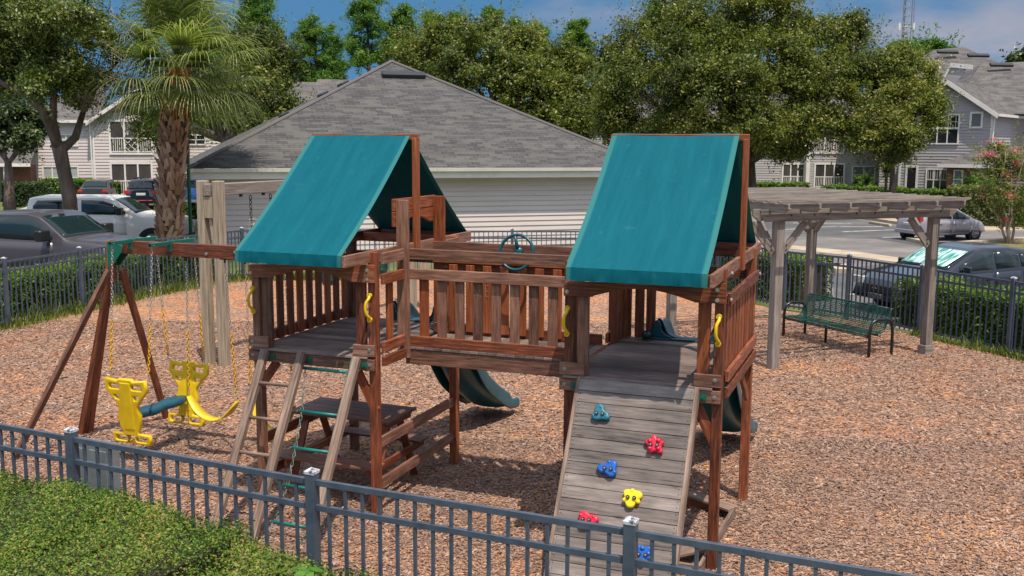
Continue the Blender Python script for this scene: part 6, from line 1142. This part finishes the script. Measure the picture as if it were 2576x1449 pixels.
b0 = gy(2335, 480, 140); b0.z = 0; tree('pine_tree', 'round topped pine right of the radio mast behind the roofs', b0, [b0, gy(2335, 200, 140)], [DB(2335, 130, 48, 34, 140), DB(2310, 155, 45, 30, 140), DB(2365, 150, 35, 30, 140)], 260, 55, .30, pineL, r0=.3, crad=1.3, asp=.3, tone=.02)
b0 = gy(2560, 480, 150); b0.z = 0; tree('pine_tree', 'small dark pine top over the roof at the right edge', b0, [b0, gy(2560, 190, 150)], [DB(2572, 142, 14, 12, 150), DB(2552, 150, 12, 8, 150)], 40, 40, .3, oakD, r0=.2, crad=1.2)
# far wood closing the horizon
bl = []
for x in range(-150, 2800, 55): bl.append(DB(x, 330+random.uniform(-14, 10)+(15 if x > 1500 else 0), 45, 45+random.uniform(0, 20), 150, 6))
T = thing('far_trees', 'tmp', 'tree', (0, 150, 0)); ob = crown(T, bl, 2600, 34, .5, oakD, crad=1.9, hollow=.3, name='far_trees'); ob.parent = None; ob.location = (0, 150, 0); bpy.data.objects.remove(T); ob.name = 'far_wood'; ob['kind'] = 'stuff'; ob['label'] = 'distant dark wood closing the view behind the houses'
# palm
Y = 30.8; pb = gy(425, 640, Y); pb.z = 0; PM = thing('palm_tree', 'tall cabbage palm with criss cross leaf stubs on its trunk behind the swings', 'palm tree', pb)
ht = gy(445, 185, Y).z; tx = gy(450, 185, Y).x-pb.x
def tc_(z): t = z/ht; return Vector((tx*t**1.3, 0, z))
bootm = leafmat('palm_boot', [(0, (.17, .085, .055)), (.35, (.42, .235, .16)), (.62, (.56, .38, .28)), (.82, (.30, .115, .035)), (1, (.36, .13, .035))], rough=.9, tr=0, spec=.15)
q = MB(); q.tube([tc_(ht*i/10) for i in range(11)], [.34, .31, .30, .31, .33, .35, .36, .36, .34, .26, .14], 16); put('trunk', q, mat('palm_core', rough=.95, cols=[(.3, (.04, .025, .018)), (.7, (.12, .075, .05))], scale=12), PM, smooth=True)
q = MB(); k = 0; z = .3
while z < ht+.15:
    for j in range(9):
        a = 2*math.pi*(j+.5*(k % 2))/9+random.uniform(-.08, .08); c = tc_(min(z, ht)); t = z/ht; R0_ = .30+.06*math.sin(t*3.0); wd = random.uniform(.05, .075); H_ = random.uniform(.30, .42); out = random.uniform(.06, .15)*(1 if t < .8 else .8); tw_ = random.choice((-1, 1))*random.uniform(.05, .16)
        d = Vector((math.cos(a), math.sin(a), 0)); s = Vector((-math.sin(a), math.cos(a), 0)); A = c+d*(R0_-.02)-s*wd*1.6; B = c+d*(R0_-.02)+s*wd*1.6; Cc = c+d*(R0_+out)+s*(tw_+wd*.7)+Vector((0, 0, H_)); D_ = c+d*(R0_+out)+s*(tw_-wd*.7)+Vector((0, 0, H_)); Mi = c+d*(R0_+out*.35+.03)+s*tw_*.3+Vector((0, 0, H_*.3)); n_ = d*.035
        rr_ = (random.uniform(.05, .65) if t < .72 else random.uniform(.3, 1.0)) if t < .86 else random.uniform(.75, 1)
        q.raw([A, B, Cc, D_, A-n_*2, B-n_*2, Cc-n_, D_-n_], [(0, 1, 2, 3), (7, 6, 5, 4), (1, 5, 6, 2), (0, 3, 7, 4), (3, 2, 6, 7)], rr_)
    z += .155; k += 1
put('leaf_stubs', q, bootm, PM)
fr = leafmat('palm_frond', [(0, (.02, .038, .010)), (.35, (.075, .115, .025)), (.65, (.19, .23, .07)), (.88, (.36, .37, .15)), (1, (.52, .48, .26))], tr=.35, rough=.4, spec=.5)
top = tc_(ht)+Vector((0, 0, .15)); V = []; Rn = []; qs = MB(); rr = random.Random(4)
for i in range(62):
    az_ = i*2.39996+rr.uniform(-.2, .2); t = (i+.5)/62; el_ = R_(84-122*t**.9+rr.uniform(-8, 8)); PL = (rr.uniform(.6, 1.2) if i % 3 == 0 else rr.uniform(1.2, 1.95))*(1-.08*t); d = Vector((math.cos(az_)*math.cos(el_), math.sin(az_)*math.cos(el_), math.sin(el_))); base = top+Vector((0, 0, .35-.45*t)); tip = base+d*PL-Vector((0, 0, .22*PL*math.cos(el_)))
    qs.tube([base, base+d*PL*.5, tip], [.022, .016, .012], 5); side = d.cross(Vector((0, 0, 1))); side = side.normalized() if side.length > .1 else Vector((1, 0, 0)); upn = side.cross(d).normalized(); n = 46; fan = rr.uniform(1.45, 2.0)
    tone = rr.uniform(-.14, .14)
    for j in range(n):
        u = -1+2*(j+.5)/n; phi = u*R_(112); fold = .35*abs(u); dd = (d*math.cos(phi)+side*math.sin(phi)+upn*(.28-fold*.4)).normalized(); Lf = fan*(1-.30*abs(u)**2)*rr.uniform(.85, 1.08); w0 = .019
        pts = [tip]; cur = tip.copy(); dv = dd.copy(); NS = 5; dr = rr.uniform(.9, 1.9)
        for s in range(NS): cur = cur+dv*Lf/NS; pts.append(cur.copy()); dv = (dv+Vector((0, 0, -.12*dr*(1+s*.8)))).normalized()
        sd = dd.cross(upn).normalized() if dd.cross(upn).length > .1 else side; ww = [w0*.5, w0*1.1, w0, w0*.7, w0*.4, .002]; cv = min(1, max(0, .5+tone+rr.gauss(0, .13)))
        for s in range(NS): V.append([pts[s]-sd*ww[s], pts[s]+sd*ww[s], pts[s+1]+sd*ww[s+1], pts[s+1]-sd*ww[s+1]]); Rn.append(min(1, cv+.05*s))
V = np.array([[tuple(p) for p in f] for f in V]); bulk('fronds', V, 4, np.array(Rn), fr, PM); put('leaf_stalks', qs, mat('frond_stalk', (.14, .18, .05), .6), PM, smooth=True)
# crape myrtle with pink flowers
b0 = gz(2540, 614); T = thing('crape_myrtle', 'slender crape myrtle with pink flower clusters at the right edge', 'tree', b0); q = MB(); o = b0
for i, (x, y) in enumerate(((2500, 420), (2530, 380), (2560, 400), (2585, 380), (2475, 440), (2545, 450))): e = gy(x, y, b0.y+(-.5 if i % 2 else .6))-o; limb(q, (random.uniform(-.12, .12), random.uniform(-.1, .1), 0), e, .055, .012, bend=.06, seed=i)
put('trunk', q, mat('smooth_bark', (.34, .27, .21), .8), T, smooth=True)
YB = b0.y; cbl = [DB(2500, 440, 42, 45, YB), DB(2530, 400, 48, 45, YB), DB(2570, 420, 50, 60, YB), DB(2520, 490, 55, 50, YB), DB(2580, 500, 50, 60, YB), DB(2480, 400, 25, 25, YB), DB(2550, 550, 40, 30, YB), DB(2505, 370, 25, 25, YB)]
crown(T, cbl, 260, 26, .055, leafmat('myrtle_leaf', [(0, (.05, .08, .02)), (.5, (.16, .19, .04)), (.8, (.32, .25, .07)), (1, (.40, .22, .08))], tr=.35), crad=.42, hollow=.3)
crown(T, cbl, 34, 26, .045, leafmat('myrtle_flower', [(0, (.45, .06, .12)), (.6, (.70, .16, .22)), (1, (.80, .35, .35))], tr=.3), crad=.22, hollow=.9, name='flowers')
# planting round the houses
hz = lambda x0, y0, x1, y1, w_, h_: (gz(x0, y0).xy.to_3d(), gz(x1, y1).xy.to_3d(), w_, h_)
hedge('dark clipped hedge at far left before the brick entry', [hz(15, 520, 122, 517, 2.0, 1.35)], 9000, .075, hd, bump=.1)
hedge('light green clipped hedge under the left house windows', [hz(120, 502, 245, 506, 1.6, 1.35)], 8000, .075, hm, bump=.1)
hedge('loose green shrubs beside the porch of the left house', [hz(262, 508, 300, 508, 1.2, 1.1)], 2500, .08, hm, bump=.25)
hedge('low green hedge along the grey wing behind the big oak', [hz(1890, 492, 2030, 494, 1.8, .95), hz(2090, 500, 2400, 520, 1.8, .95)], 15000, .09, hm, bump=.14)
hedge('long clipped olive hedge across the lawn behind the silver hatchback', [hz(2388, 560, 2600, 566, 3.6, 1.75)], 16000, .07, leafmat('olive_hedge', [(0, (.02, .03, .008)), (.4, (.07, .09, .02)), (.75, (.16, .18, .035)), (1, (.26, .24, .06))], tr=.25), bump=.1)
def bush(label, x, y, r, Y, m, sz=.09, n=60, h=1.0):
    c = gy(x, y, Y); T = thing('bush', label, 'bush', (c.x, c.y, 0)); R = r*Y/FPX; crown(T, [((c.x, c.y, max(R*.6*h, c.z)), R, R, R*h)], n, 50, sz, m, crad=R*.3, hollow=.6, name='foliage'); q = MB(); q.tube([(0, 0, 0), (0, 0, max(R*.6*h, c.z))], [.06, .03], 6); put('stem_or_shade_core', q, tw, T)
bush('round clipped yellow green bush before the dark porch', 2172, 458, 24, 72, hm, h=.75); bush('bright green bush at the foot of the brick corner', 2475, 470, 48, 57, hm, n=90, h=.55); bush('young yellow green shrub on the kerb beside the palm', 545-65, 535, 14, 44, hm, n=24, h=1.2)
for i, (x, y, Y, r) in enumerate(((2180, 455, 70, .95), (2228, 440, 62, 1.1))):
    c = gy(x, 480, Y); c.z = 0; T = thing('yucca', ['spiky yucca before the pale window of the grey house', 'spiky palmetto at the slim oak trunk'][i], 'plant', c); zc = gy(x, y, Y).z; V = []
    for k in range(130): a = random.uniform(0, 6.28); e = random.uniform(-.5, 1.3); d = np.array([math.cos(a)*math.cos(e), math.sin(a)*math.cos(e), math.sin(e)]); s = np.array([-math.sin(a), math.cos(a), 0])*.035; p = np.array([0, 0, zc]); V.append([p-s, p+s, p+d*r+s*.1, p+d*r-s*.1])
    bulk('leaves', np.array(V), 4, RG.uniform(0, .7, 130), oakD, T); q = MB(); q.tube([(0, 0, 0), (0, 0, zc)], .09, 8); put('trunk', q, bark, T, smooth=True)
# broad green weed leaf poking out of the near hedge
c = gy(768, 1432, 6.3); T = thing('weed', 'large bright green weed leaves poking from the foreground hedge', 'plant', (c.x, c.y, c.z-.25)); V = []; lm = leafmat('weed_leaf', [(0, (.06, .17, .02)), (1, (.12, .26, .03))], tr=.3)
for a, L in ((.2, .13), (2.6, .14), (4.4, .12), (5.4, .09)):
    d = Vector((math.cos(a), math.sin(a), .15)); s = Vector((-math.sin(a), math.cos(a), 0)); P0 = Vector((0, 0, .25)); pts = [P0+d*L*t-Vector((0, 0, .05*t*t)) for t in (0, .3, .6, .85, 1)]; w_ = [.005, .03, .034, .02, 0]
    for i in range(4): V.append([pts[i]-s*w_[i], pts[i]+s*w_[i], pts[i+1]+s*w_[i+1], pts[i+1]-s*w_[i+1]])
bulk('leaf', np.array([[tuple(p) for p in f] for f in V]), 4, RG.uniform(0, 1, len(V)), lm, T); q = MB(); q.tube([(0, 0, 0), (0, 0, .25)], .004, 5); put('stem', q, mat('weed_stem', (.1, .18, .04), .7), T)
# playset fixes: label length
PS['label'] = 'red stained wooden playset with two teal canopied towers, a bridge, slides and a climbing ramp'
